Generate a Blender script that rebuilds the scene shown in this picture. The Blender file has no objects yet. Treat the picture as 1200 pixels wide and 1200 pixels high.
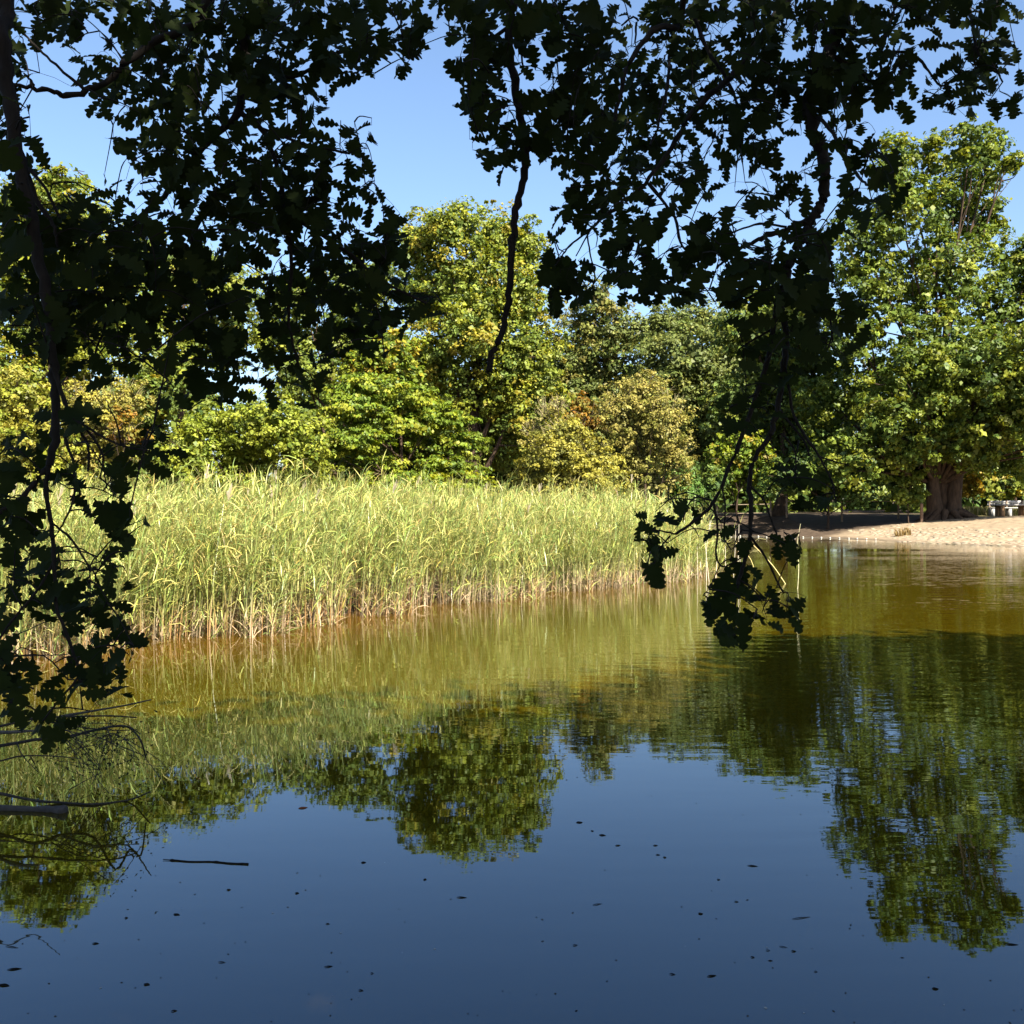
import bpy, math
import numpy as np
from mathutils import Vector, Matrix

sc = bpy.context.scene
COL = sc.collection
rng = np.random.default_rng(11)
R = math.radians

# ------------------------------------------------------------------ camera, sky, sun, exposure
CAMZ = 1.7            # eye height above the water
F = 1200.0            # focal length in photo pixels (photo is 1200 px wide)
HORY = 592.0          # row of the horizon in the photo
cam_d = bpy.data.cameras.new('camera')
cam = bpy.data.objects.new('camera', cam_d)
COL.objects.link(cam)
cam_d.sensor_width = 36.0
cam_d.sensor_fit = 'HORIZONTAL'
cam_d.lens = 36.0
cam_d.shift_y = -(600 - HORY) / 1200.0
cam_d.clip_start = 0.05
cam_d.clip_end = 3000
cam.location = (0, 0, CAMZ)
cam.rotation_euler = (R(90), 0, 0)
sc.camera = cam

SUN_EL = R(42)
SUN_H = np.array([0.50, -0.866])          # horizontal direction towards the sun (behind, right)
SUN_H = SUN_H / np.linalg.norm(SUN_H)
TO_SUN = np.array([SUN_H[0] * math.cos(SUN_EL), SUN_H[1] * math.cos(SUN_EL), math.sin(SUN_EL)])
world = bpy.data.worlds.new('World')
sc.world = world
world.use_nodes = True
wn = world.node_tree.nodes
wl = world.node_tree.links
wn.clear()
sky = wn.new('ShaderNodeTexSky')
sky.sky_type = 'NISHITA'
sky.sun_disc = False
sky.sun_elevation = SUN_EL
sky.sun_rotation = math.atan2(SUN_H[0], SUN_H[1])
sky.altitude = 100
sky.air_density = 1.0
sky.dust_density = 1.5
sky.ozone_density = 3.5
bg = wn.new('ShaderNodeBackground')
bg.inputs['Strength'].default_value = 0.064
wo = wn.new('ShaderNodeOutputWorld')
wl.new(sky.outputs[0], bg.inputs[0])
wl.new(bg.outputs[0], wo.inputs[0])

sun_d = bpy.data.lights.new('sun', 'SUN')
sun_d.energy = 5.0
sun_d.angle = R(0.53)
sun_d.color = (1.0, 0.93, 0.80)
sun = bpy.data.objects.new('sun', sun_d)
COL.objects.link(sun)
sun.rotation_euler = Vector(-TO_SUN).to_track_quat('-Z', 'Y').to_euler()
sun.location = (20, -30, 40)

sc.view_settings.view_transform = 'Standard'
sc.view_settings.look = 'None'
sc.view_settings.gamma = 1
sc.view_settings.use_curve_mapping = False
sc.view_settings.exposure = 2.0
try:
    sc.cycles.max_bounces = 8
    sc.cycles.transparent_max_bounces = 4
except Exception:
    pass


# ------------------------------------------------------------------ helpers
def P(px, py, D):
    """photo pixel at distance D (metres along the view) -> world point"""
    return np.array([(px - 600.0) / F * D, D, CAMZ - (py - HORY) / F * D])


def G(px, py):
    """photo pixel on the water -> world point"""
    D = CAMZ * F / (py - HORY)
    return np.array([(px - 600.0) / F * D, D, 0.0])


def mesh_np(name, verts, faces, cols=None, smooth=False):
    verts = np.asarray(verts, np.float32)
    faces = np.asarray(faces, np.int32)
    k = faces.shape[1]
    me = bpy.data.meshes.new(name)
    me.vertices.add(len(verts))
    me.vertices.foreach_set('co', verts.ravel())
    me.loops.add(faces.size)
    me.loops.foreach_set('vertex_index', faces.ravel())
    me.polygons.add(len(faces))
    me.polygons.foreach_set('loop_start', np.arange(0, faces.size, k, dtype=np.int32))
    me.polygons.foreach_set('loop_total', np.full(len(faces), k, np.int32))
    if smooth:
        me.polygons.foreach_set('use_smooth', np.ones(len(faces), bool))
    if cols is not None:
        a = me.color_attributes.new('Col', 'FLOAT_COLOR', 'POINT')
        c = np.ones((len(verts), 4), np.float32)
        c[:, :3] = cols
        a.data.foreach_set('color', c.ravel())
    me.update(calc_edges=True)
    return me


def link(name, me, mat=None, parent=None):
    o = bpy.data.objects.new(name, me)
    if mat is not None and me is not None and len(me.materials) == 0:
        me.materials.append(mat)
    COL.objects.link(o)
    if parent is not None:
        o.parent = parent
        o.matrix_parent_inverse = parent.matrix_basis.inverted()
    return o


def empty(name, loc):
    o = bpy.data.objects.new(name, None)
    o.empty_display_size = 0.2
    o.location = [float(v) for v in loc]
    COL.objects.link(o)
    return o


def tag(o, label=None, cat=None, group=None, kind=None):
    if label: o['label'] = label
    if cat: o['category'] = cat
    if group: o['group'] = group
    if kind: o['kind'] = kind
    return o


def catmull(pts, n=4):
    pts = np.asarray(pts, float)
    if len(pts) < 3:
        t = np.linspace(0, 1, n + 1)[:, None]
        return pts[0] * (1 - t) + pts[-1] * t
    p = np.vstack([2 * pts[0] - pts[1], pts, 2 * pts[-1] - pts[-2]])
    out = []
    for i in range(1, len(p) - 2):
        for s in range(n):
            t = s / n
            out.append(0.5 * ((2 * p[i]) + (-p[i - 1] + p[i + 1]) * t + (2 * p[i - 1] - 5 * p[i] + 4 * p[i + 1] - p[i + 2]) * t * t
                              + (-p[i - 1] + 3 * p[i] - 3 * p[i + 1] + p[i + 2]) * t ** 3))
    out.append(pts[-1])
    return np.array(out)


class MB:
    """collects quads"""
    def __init__(self):
        self.v, self.f, self.c, self.n = [], [], [], 0

    def add(self, v, f, c=None):
        v = np.asarray(v, float)
        self.v.append(v)
        self.f.append(np.asarray(f, int) + self.n)
        self.c.append(np.ones((len(v), 3)) * (np.array(c) if c is not None else 1.0))
        self.n += len(v)

    def tube(self, pts, rad, sides=6, c=None, jitter=0.0):
        pts = np.asarray(pts, float)
        m = len(pts)
        rad = np.broadcast_to(np.asarray(rad, float), (m,))
        tan = np.gradient(pts, axis=0)
        tan /= np.linalg.norm(tan, axis=1)[:, None] + 1e-9
        ref = np.array([0.31, 0.17, 0.93])
        a = np.cross(tan, ref)
        bad = np.linalg.norm(a, axis=1) < 0.2
        a[bad] = np.cross(tan[bad], np.array([0.9, 0.4, 0.1]))
        a /= np.linalg.norm(a, axis=1)[:, None]
        b = np.cross(tan, a)
        th = np.arange(sides) / sides * 2 * math.pi
        rr = rad[:, None] * (1 + jitter * rng.uniform(-1, 1, (m, sides)))
        v = pts[:, None, :] + rr[..., None] * (np.cos(th)[None, :, None] * a[:, None, :] + np.sin(th)[None, :, None] * b[:, None, :])
        v = v.reshape(-1, 3)
        i = np.arange(m - 1)[:, None] * sides
        j = np.arange(sides)[None, :]
        j2 = (j + 1) % sides
        f = np.stack([i + j, i + j2, i + sides + j2, i + sides + j], -1).reshape(-1, 4)
        self.add(v, f, c)
        # caps
        for e in (0, m - 1):
            cv = pts[e][None]
            ring = v[e * sides:(e + 1) * sides]
            vv = np.vstack([cv, ring])
            ff = [[0, 1 + k, 1 + (k + 1) % sides, 1 + (k + 2) % sides] for k in range(0, sides, 2)]
            self.add(vv, ff, c)

    def box(self, lo, hi, c=None, rot=None, org=None):
        x0, y0, z0 = lo
        x1, y1, z1 = hi
        v = np.array([[x0, y0, z0], [x1, y0, z0], [x1, y1, z0], [x0, y1, z0], [x0, y0, z1], [x1, y0, z1], [x1, y1, z1], [x0, y1, z1]], float)
        if rot is not None:
            cs, sn = math.cos(rot), math.sin(rot)
            v = np.stack([v[:, 0] * cs - v[:, 1] * sn, v[:, 0] * sn + v[:, 1] * cs, v[:, 2]], 1)
        if org is not None:
            v = v + np.asarray(org)
        self.add(v, [[0, 3, 2, 1], [4, 5, 6, 7], [0, 1, 5, 4], [1, 2, 6, 5], [2, 3, 7, 6], [3, 0, 4, 7]], c)

    def mesh(self, name, smooth=False, cols=True):
        return mesh_np(name, np.vstack(self.v), np.vstack(self.f), np.vstack(self.c) if cols else None, smooth)


def tree_tube_xyz(o):
    return o


# ------------------------------------------------------------------ materials
def new_mat(name):
    m = bpy.data.materials.new(name)
    m.use_nodes = True
    nt = m.node_tree
    for n in list(nt.nodes):
        nt.nodes.remove(n)
    return m, nt, nt.nodes.new('ShaderNodeOutputMaterial')


def leaf_mat(name, rough=0.45, transl=0.3, spec=0.35, tint=(1, 1, 1), attr=True, base=(0.05, 0.08, 0.02), tboost=1.3):
    m, nt, out = new_mat(name)
    N, L = nt.nodes, nt.links
    if attr:
        a = N.new('ShaderNodeVertexColor')
        a.layer_name = 'Col'
        src = a.outputs['Color']
    else:
        oi = N.new('ShaderNodeObjectInfo')
        ramp = N.new('ShaderNodeValToRGB')
        ramp.color_ramp.elements[0].color = (base[0] * .7, base[1] * .75, base[2] * .7, 1)
        ramp.color_ramp.elements[1].color = (base[0] * 1.3, base[1] * 1.2, base[2] * 1.2, 1)
        L.new(oi.outputs['Random'], ramp.inputs[0])
        src = ramp.outputs[0]
    mx = N.new('ShaderNodeMix')
    mx.data_type = 'RGBA'
    mx.blend_type = 'MULTIPLY'
    mx.inputs[0].default_value = 1.0
    L.new(src, mx.inputs[6])
    mx.inputs[7].default_value = (*tint, 1)
    p = N.new('ShaderNodeBsdfPrincipled')
    p.inputs['Roughness'].default_value = rough
    p.inputs['Specular IOR Level'].default_value = spec
    L.new(mx.outputs[2], p.inputs['Base Color'])
    t = N.new('ShaderNodeBsdfTranslucent')
    hs = N.new('ShaderNodeHueSaturation')
    hs.inputs['Hue'].default_value = 0.49
    hs.inputs['Saturation'].default_value = 1.1
    hs.inputs['Value'].default_value = tboost
    L.new(mx.outputs[2], hs.inputs['Color'])
    L.new(hs.outputs[0], t.inputs['Color'])
    s = N.new('ShaderNodeMixShader')
    s.inputs[0].default_value = transl
    L.new(p.outputs[0], s.inputs[1])
    L.new(t.outputs[0], s.inputs[2])
    L.new(s.outputs[0], out.inputs[0])
    return m


def bark_mat(name, c1, c2, scale=8.0, rough=0.9, bump=0.02):
    m, nt, out = new_mat(name)
    N, L = nt.nodes, nt.links
    tc = N.new('ShaderNodeTexCoord')
    mp = N.new('ShaderNodeMapping')
    mp.inputs['Scale'].default_value = (1, 1, 0.25)
    L.new(tc.outputs['Object'], mp.inputs[0])
    no = N.new('ShaderNodeTexNoise')
    no.inputs['Scale'].default_value = scale
    no.inputs['Detail'].default_value = 8
    no.inputs['Roughness'].default_value = 0.7
    L.new(mp.outputs[0], no.inputs['Vector'])
    rp = N.new('ShaderNodeValToRGB')
    rp.color_ramp.elements[0].position = 0.35
    rp.color_ramp.elements[1].position = 0.68
    rp.color_ramp.elements[0].color = (*c1, 1)
    rp.color_ramp.elements[1].color = (*c2, 1)
    L.new(no.outputs[0], rp.inputs[0])
    p = N.new('ShaderNodeBsdfPrincipled')
    p.inputs['Roughness'].default_value = rough
    p.inputs['Specular IOR Level'].default_value = 0.2
    L.new(rp.outputs[0], p.inputs['Base Color'])
    b = N.new('ShaderNodeBump')
    b.inputs['Strength'].default_value = 0.8
    b.inputs['Distance'].default_value = bump
    L.new(no.outputs[0], b.inputs['Height'])
    L.new(b.outputs[0], p.inputs['Normal'])
    L.new(p.outputs[0], out.inputs[0])
    return m


def attr_mat(name, rough=0.85, noise=6.0, amt=0.35, bump=0.01, spec=0.2):
    m, nt, out = new_mat(name)
    N, L = nt.nodes, nt.links
    a = N.new('ShaderNodeVertexColor')
    a.layer_name = 'Col'
    tc = N.new('ShaderNodeTexCoord')
    no = N.new('ShaderNodeTexNoise')
    no.inputs['Scale'].default_value = noise
    no.inputs['Detail'].default_value = 9
    no.inputs['Roughness'].default_value = 0.65
    L.new(tc.outputs['Object'], no.inputs['Vector'])
    mr = N.new('ShaderNodeMapRange')
    mr.inputs[1].default_value = 0.3
    mr.inputs[2].default_value = 0.7
    mr.inputs[3].default_value = 1 - amt
    mr.inputs[4].default_value = 1 + amt
    L.new(no.outputs[0], mr.inputs[0])
    mx = N.new('ShaderNodeVectorMath')
    mx.operation = 'SCALE'
    L.new(a.outputs['Color'], mx.inputs[0])
    L.new(mr.outputs[0], mx.inputs['Scale'])
    p = N.new('ShaderNodeBsdfPrincipled')
    p.inputs['Roughness'].default_value = rough
    p.inputs['Specular IOR Level'].default_value = spec
    L.new(mx.outputs[0], p.inputs['Base Color'])
    b = N.new('ShaderNodeBump')
    b.inputs['Strength'].default_value = 0.7
    b.inputs['Distance'].default_value = bump
    L.new(no.outputs[0], b.inputs['Height'])
    L.new(b.outputs[0], p.inputs['Normal'])
    L.new(p.outputs[0], out.inputs[0])
    return m


def water_mat():
    m, nt, out = new_mat('murky_water')
    N, L = nt.nodes, nt.links
    tc = N.new('ShaderNodeTexCoord')
    # broad cloudiness of the silt in the water
    n0 = N.new('ShaderNodeTexNoise')
    n0.inputs['Scale'].default_value = 0.12
    n0.inputs['Detail'].default_value = 4
    L.new(tc.outputs['Object'], n0.inputs['Vector'])
    rp = N.new('ShaderNodeValToRGB')
    rp.color_ramp.elements[0].position = 0.3
    rp.color_ramp.elements[1].position = 0.7
    rp.color_ramp.elements[0].color = (0.040, 0.0275, 0.0006, 1)
    rp.color_ramp.elements[1].color = (0.050, 0.0335, 0.0010, 1)
    L.new(n0.outputs[0], rp.inputs[0])
    # small ripples, in patches
    mp = N.new('ShaderNodeMapping')
    mp.inputs['Scale'].default_value = (0.8, 2.6, 1)
    L.new(tc.outputs['Object'], mp.inputs[0])
    n1 = N.new('ShaderNodeTexNoise')
    n1.inputs['Scale'].default_value = 1.9
    n1.inputs['Detail'].default_value = 3
    n1.inputs['Roughness'].default_value = 0.45
    L.new(mp.outputs[0], n1.inputs['Vector'])
    mp2 = N.new('ShaderNodeMapping')
    mp2.inputs['Scale'].default_value = (0.05, 0.16, 1)
    mp2.inputs['Location'].default_value = (3.1, 0.4, 0)
    L.new(tc.outputs['Object'], mp2.inputs[0])
    n2 = N.new('ShaderNodeTexNoise')
    n2.inputs['Scale'].default_value = 1.0
    n2.inputs['Detail'].default_value = 3
    L.new(mp2.outputs[0], n2.inputs['Vector'])
    mr = N.new('ShaderNodeMapRange')
    mr.inputs[1].default_value = 0.40
    mr.inputs[2].default_value = 0.66
    mr.inputs[3].default_value = 0.12
    mr.inputs[4].default_value = 1.0
    L.new(n2.outputs[0], mr.inputs[0])
    # the breeze reaches the open right-hand side more than the sheltered near water
    sp = N.new('ShaderNodeSeparateXYZ')
    L.new(tc.outputs['Object'], sp.inputs[0])
    ad = N.new('ShaderNodeMath')
    ad.operation = 'MULTIPLY_ADD'
    L.new(sp.outputs['X'], ad.inputs[0])
    ad.inputs[1].default_value = 0.9
    L.new(sp.outputs['Y'], ad.inputs[2])
    mr2 = N.new('ShaderNodeMapRange')
    mr2.interpolation_type = 'SMOOTHSTEP'
    mr2.inputs[1].default_value = 5.0
    mr2.inputs[2].default_value = 17.0
    mr2.inputs[3].default_value = 0.12
    mr2.inputs[4].default_value = 1.0
    L.new(ad.outputs[0], mr2.inputs[0])
    mu = N.new('ShaderNodeMath')
    mu.operation = 'MULTIPLY'
    L.new(mr.outputs[0], mu.inputs[0])
    L.new(mr2.outputs[0], mu.inputs[1])
    mh = N.new('ShaderNodeMath')
    mh.operation = 'MULTIPLY'
    L.new(n1.outputs[0], mh.inputs[0])
    L.new(mu.outputs[0], mh.inputs[1])
    b = N.new('ShaderNodeBump')
    b.inputs['Strength'].default_value = 1.0
    b.inputs['Distance'].default_value = 0.010
    L.new(mh.outputs[0], b.inputs['Height'])
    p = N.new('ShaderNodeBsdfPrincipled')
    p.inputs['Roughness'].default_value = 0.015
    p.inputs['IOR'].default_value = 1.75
    p.inputs['Specular Tint'].default_value = (0.02, 0.52, 1.0, 1)  # blue painted into the reflection to deepen the mirrored sky
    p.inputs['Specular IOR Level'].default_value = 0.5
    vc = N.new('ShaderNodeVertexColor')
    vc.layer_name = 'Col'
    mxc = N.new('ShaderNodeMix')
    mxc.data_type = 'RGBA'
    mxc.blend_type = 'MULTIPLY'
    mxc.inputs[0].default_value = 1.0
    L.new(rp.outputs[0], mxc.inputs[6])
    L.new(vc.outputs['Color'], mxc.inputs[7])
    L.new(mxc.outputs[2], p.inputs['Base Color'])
    L.new(b.outputs[0], p.inputs['Normal'])
    L.new(p.outputs[0], out.inputs[0])
    return m


M_LEAF = leaf_mat('foliage', 0.5, 0.30, 0.22)
M_REED = leaf_mat('reed_blades', 0.4, 0.25, 0.45, tboost=1.15)
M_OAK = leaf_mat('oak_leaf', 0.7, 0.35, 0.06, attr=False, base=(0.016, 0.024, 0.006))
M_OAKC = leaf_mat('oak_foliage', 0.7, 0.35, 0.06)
M_BARK = bark_mat('bark', (0.022, 0.014, 0.009), (0.075, 0.048, 0.030))
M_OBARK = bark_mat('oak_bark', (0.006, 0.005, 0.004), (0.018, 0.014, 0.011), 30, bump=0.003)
M_TWIG = attr_mat('twig', 0.85, 20, 0.3, 0.002)
M_GROUND = attr_mat('soil_and_sand', 0.95, 3.0, 0.4, 0.04, 0.1)
M_STONE = attr_mat('pale_stone', 0.85, 9.0, 0.25, 0.01)
M_WOOD = attr_mat('weathered_wood', 0.8, 14, 0.35, 0.004)
M_FLOAT = attr_mat('white_plastic', 0.4, 5, 0.08, 0.0, 0.5)
M_DEBRIS = attr_mat('wet_debris', 0.9, 40, 0.3, 0.001, 0.03)
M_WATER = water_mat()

# ------------------------------------------------------------------ ground sheet with the pond basin
pond = np.array([[-30, 2.0], [-6, 1.9], [6, 2.0], [16, 1.6], [30, 2.0], [34, 14], [30, 28], [24.2, 35.5], [20.9, 41.6],
                 [17.9, 46.4], [17.4, 50], [15.9, 55.0], [12.6, 58.6], [9.0, 60.5], [5.0, 60], [4.0, 50], [4.5, 38], [4.2, 28.5], [3.2, 26.2],
                 [0.4, 22.6], [-1.2, 18.6], [-2.8, 15.6], [-4.4, 14.2], [-8, 13.4], [-16, 13.0], [-30, 12.5]])


def poly_sd(X, Y, poly):
    """signed distance, negative inside"""
    d = np.full(X.shape, 1e9)
    inside = np.zeros(X.shape, bool)
    n = len(poly)
    for i in range(n):
        a, b = poly[i], poly[(i + 1) % n]
        ex, ey = b - a
        t = np.clip(((X - a[0]) * ex + (Y - a[1]) * ey) / (ex * ex + ey * ey), 0, 1)
        d = np.minimum(d, np.hypot(X - a[0] - t * ex, Y - a[1] - t * ey))
        cond = ((a[1] > Y) != (b[1] > Y))
        with np.errstate(divide='ignore', invalid='ignore'):
            xi = (b[0] - a[0]) * (Y - a[1]) / (b[1] - a[1] + 1e-12) + a[0]
        inside ^= cond & (X < xi)
    return np.where(inside, -d, d)


def wob(X, Y, s=1.0):
    return (np.sin(X * 0.9 * s + 1.3 * np.sin(Y * 0.6 * s)) + np.sin(Y * 1.1 * s + 2.0 + 1.1 * np.sin(X * 0.7 * s)) + np.sin((X + Y) * 0.43 * s + 0.5)) / 3


def ground_h(X, Y):
    sd = poly_sd(X, Y, pond) + 0.25 * wob(X, Y, 2.2)
    # reed bed / left land stays low and marshy, the far bank and the beach rise to 1.1 m, the near bank to 0.35
    rise = np.where(Y < 8, 0.30, np.where((X < 5) & (Y < 36), 0.25, 1.08))
    width = np.where(Y < 8, 3.0, np.where(X > 17, 11.0, 6.0))
    t = np.clip(sd / width, 0, 1)
    up = rise * (0.55 * t + 0.45 * t * t * (3 - 2 * t))
    z = np.where(sd > 0, up + 0.05 * wob(X, Y, 1.7) * np.clip(sd / 2, 0, 1), np.clip(sd * 0.45, -1.6, 0))
    far = np.clip((np.hypot(X, Y - 30) - 60) / 200, 0, 1)
    return z + far * 2.0


def axis(lo, hi, step, outer):
    core = np.arange(lo, hi + 1e-6, step)
    ext = []
    s, v = step, hi
    while v < outer:
        s *= 1.25
        v += s
        ext.append(v)
    ext2 = []
    s, v = step, lo
    while v > -outer:
        s *= 1.25
        v -= s
        ext2.append(v)
    return np.concatenate([ext2[::-1], core, ext])


ax = axis(-26, 40, 0.6, 900)
ay = axis(-8, 72, 0.6, 900)
GX, GY = np.meshgrid(ax, ay, indexing='ij')
GZ = ground_h(GX, GY)
nx, ny = GX.shape
ii = (np.arange(nx - 1)[:, None] * ny + np.arange(ny - 1)[None, :])
gf = np.stack([ii, ii + ny, ii + ny + 1, ii + 1], -1).reshape(-1, 4)
soil = np.array([0.060, 0.044, 0.030])
sandc = np.array([0.23, 0.175, 0.115])
bank = np.array([0.06, 0.043, 0.030])
grassc = np.array([0.14, 0.12, 0.05])
gv = np.stack([GX, GY, GZ], -1).reshape(-1, 3)
X1, Y1 = gv[:, 0], gv[:, 1]
beach_poly = np.array([[16.6, 54.2], [17.4, 50], [17.2, 45], [20.5, 40], [24, 33], [40, 33], [40, 55], [30, 58.5], [25, 58.5], [21.5, 57.5], [18.5, 56.2]])
w_sand = np.clip(0.5 - poly_sd(X1, Y1, beach_poly) / 1.2 + 0.3 * wob(X1, Y1, 2.0), 0, 1)[:, None]
w_bank = np.clip((Y1 - 36) / 4, 0, 1)[:, None] * np.clip((70 - Y1) / 8, 0, 1)[:, None]
w_grass = np.clip(0.5 - poly_sd(X1, Y1, np.array([[24.5, 58], [60, 56], [60, 72], [26, 70]])) / 1.5, 0, 1)[:, None]
gc = soil * (1 - w_bank) + bank * w_bank
gc = gc * (1 - w_grass) + grassc * w_grass
wet = np.clip(1 - (poly_sd(X1, Y1, pond) - .1) / .9, 0, 1)[:, None]
gc = gc * (1 - w_sand) + sandc * (1 - .5 * wet) * w_sand
ground = link('ground', mesh_np('ground', gv, gf, gc, True), M_GROUND)
tag(ground, 'earth banks, sandy beach and woodland floor around the pond', 'ground', kind='structure')

# reed line along the water; the peaty shallows in front of it are more orange
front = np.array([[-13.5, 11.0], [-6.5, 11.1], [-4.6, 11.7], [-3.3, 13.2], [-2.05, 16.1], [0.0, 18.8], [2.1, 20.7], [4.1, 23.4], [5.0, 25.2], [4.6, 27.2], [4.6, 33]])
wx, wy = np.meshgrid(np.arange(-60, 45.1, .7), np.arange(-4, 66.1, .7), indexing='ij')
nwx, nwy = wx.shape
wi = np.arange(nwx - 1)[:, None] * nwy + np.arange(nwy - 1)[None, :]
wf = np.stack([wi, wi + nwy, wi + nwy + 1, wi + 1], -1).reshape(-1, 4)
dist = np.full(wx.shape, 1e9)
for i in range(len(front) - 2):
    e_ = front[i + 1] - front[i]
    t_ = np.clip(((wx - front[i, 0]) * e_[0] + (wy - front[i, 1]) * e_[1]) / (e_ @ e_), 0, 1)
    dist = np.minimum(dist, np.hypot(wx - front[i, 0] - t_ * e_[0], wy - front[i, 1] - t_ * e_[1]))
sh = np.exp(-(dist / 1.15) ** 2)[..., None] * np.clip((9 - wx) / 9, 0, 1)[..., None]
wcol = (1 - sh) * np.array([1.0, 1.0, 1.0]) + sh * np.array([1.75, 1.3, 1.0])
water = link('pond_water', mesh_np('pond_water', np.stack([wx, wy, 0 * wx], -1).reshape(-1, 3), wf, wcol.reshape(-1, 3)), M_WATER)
tag(water, 'still murky olive brown pond reflecting trees and blue sky', 'water', kind='structure')


# ------------------------------------------------------------------ foliage generator
def unit(v):
    return v / (np.linalg.norm(v, axis=-1, keepdims=True) + 1e-9)


def leaf_quads(c, nrm, length, width, cols, axis_hint=None):
    """rhombic leaves, bent a little along the midrib: 2 triangles each as one quad"""
    n = len(c)
    r = rng.normal(size=(n, 3)) if axis_hint is None else axis_hint + 0.5 * rng.normal(size=(n, 3))
    a = unit(np.cross(np.cross(nrm, r), nrm))
    b = np.cross(nrm, a)
    L = np.asarray(length).reshape(-1, 1)
    W = np.asarray(width).reshape(-1, 1)
    bend = nrm * L * 0.12
    v = np.stack([c - a * L * .5 - bend, c + b * W * .5 + a * L * .06, c + a * L * .5 - bend, c - b * W * .5 + a * L * .06], 1).reshape(-1, 3)
    f = np.arange(4 * n).reshape(n, 4)
    return v, f, np.repeat(cols, 4, axis=0)


def sph(n):
    return unit(rng.normal(size=(n, 3)))


def make_crown(lobes, q, lpx, D, pal, puff_px=15, flat=0.75, accent=None, hang=0.0, droop=0.0, spread=1.0, vary=0.22, core=0.10):
    """lobes: (world centre, world radii).  pal: list of (colour, weight).  Returns leaf arrays."""
    Vs, Fs, Cs, n0 = [], [], [], 0
    pc = np.array([p[0] for p in pal])
    pw = np.array([p[1] for p in pal], float)
    pw /= pw.sum()
    mpx = D / F
    for (c, r) in lobes:
        area_px = math.pi * r[0] * r[2] / mpx ** 2
        nl = max(60, int(area_px * q * 2.45))
        per = 58
        npuf = max(4, nl // per)
        d = sph(npuf)
        # most of the foliage on the outside, more on the lit and seen side
        keep = rng.random(npuf) < np.where(d[:, 1] > 0.35, 0.3, 1.0)
        d = d[keep]
        npuf = len(d)
        rad = 0.50 + 0.64 * rng.random((npuf, 1)) ** 0.75
        pcn = c + d * rad * r * spread
        pr = puff_px * mpx * rng.uniform(0.45, 1.4, (npuf, 1)) * np.where(rad > 1.0, .6, 1.0)
        # leaves
        k = (rng.integers(int(per * .55), int(per * 1.5), npuf) * np.where(rad[:, 0] > 1.0, .55, 1.1)).astype(int)
        idx = np.repeat(np.arange(npuf), k)
        n = len(idx)
        e = sph(n)
        e[:, 2] = np.abs(e[:, 2]) * np.where(rng.random(n) < 0.7, 1, -1)
        rr = rng.random((n, 1)) ** 0.45
        off = e * rr * pr[idx]
        off[:, 2] *= flat
        pos = pcn[idx] + off
        if hang:
            pos[:, 2] -= hang * rng.random(n) * pr[idx, 0]
        outw = unit((pcn[idx] - c) / r)
        nrm = unit(0.55 * outw + 0.45 * e + np.array([0, 0, 0.45]) + 0.55 * rng.normal(size=(n, 3)))
        s = lpx * 0.84 * mpx * np.clip(np.exp(.32 * rng.normal(size=n)), .4, 2.0)
        pi = rng.choice(len(pc), npuf, p=pw)
        col = pc[pi][idx] * (1 + vary * rng.normal(size=(n, 1))) * (1 + 0.10 * rng.normal(size=(npuf, 1)))[idx]
        # single leaves of a neighbouring tone
        sw = rng.random(n) < 0.18
        col[sw] = pc[rng.choice(len(pc), sw.sum(), p=pw)]
        col = np.clip(col * np.array([1.40, 1.36, 1.1]), 0.004, 0.6)
        ah = None
        if droop:
            ah = np.concatenate([outw[:, :2] * 0.8, np.full((n, 1), -droop)], 1)
        v, f, cc = leaf_quads(pos, nrm, s, s * rng.uniform(0.5, 0.75, n), col, ah)
        Vs.append(v)
        Fs.append(f + n0)
        Cs.append(cc)
        n0 += len(v)
        # inner leaf sprays, which close the crown's heart
        ni = int(nl * core * 1.4)
        if ni:
            pos = c + sph(ni) * rng.random((ni, 1)) ** .4 * r * 0.62
            nrm = unit(rng.normal(size=(ni, 3)) + np.array([.2, -.6, .3]))
            s = lpx * 1.6 * mpx * rng.uniform(.7, 1.2, ni)
            v, f, cc = leaf_quads(pos, nrm, s, s * .7, np.clip(pc[rng.choice(len(pc), ni, p=pw)] * 1.2, .004, .6))
            Vs.append(v)
            Fs.append(f + n0)
            Cs.append(cc)
            n0 += len(v)
    return np.vstack(Vs), np.vstack(Fs), np.vstack(Cs)


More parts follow.
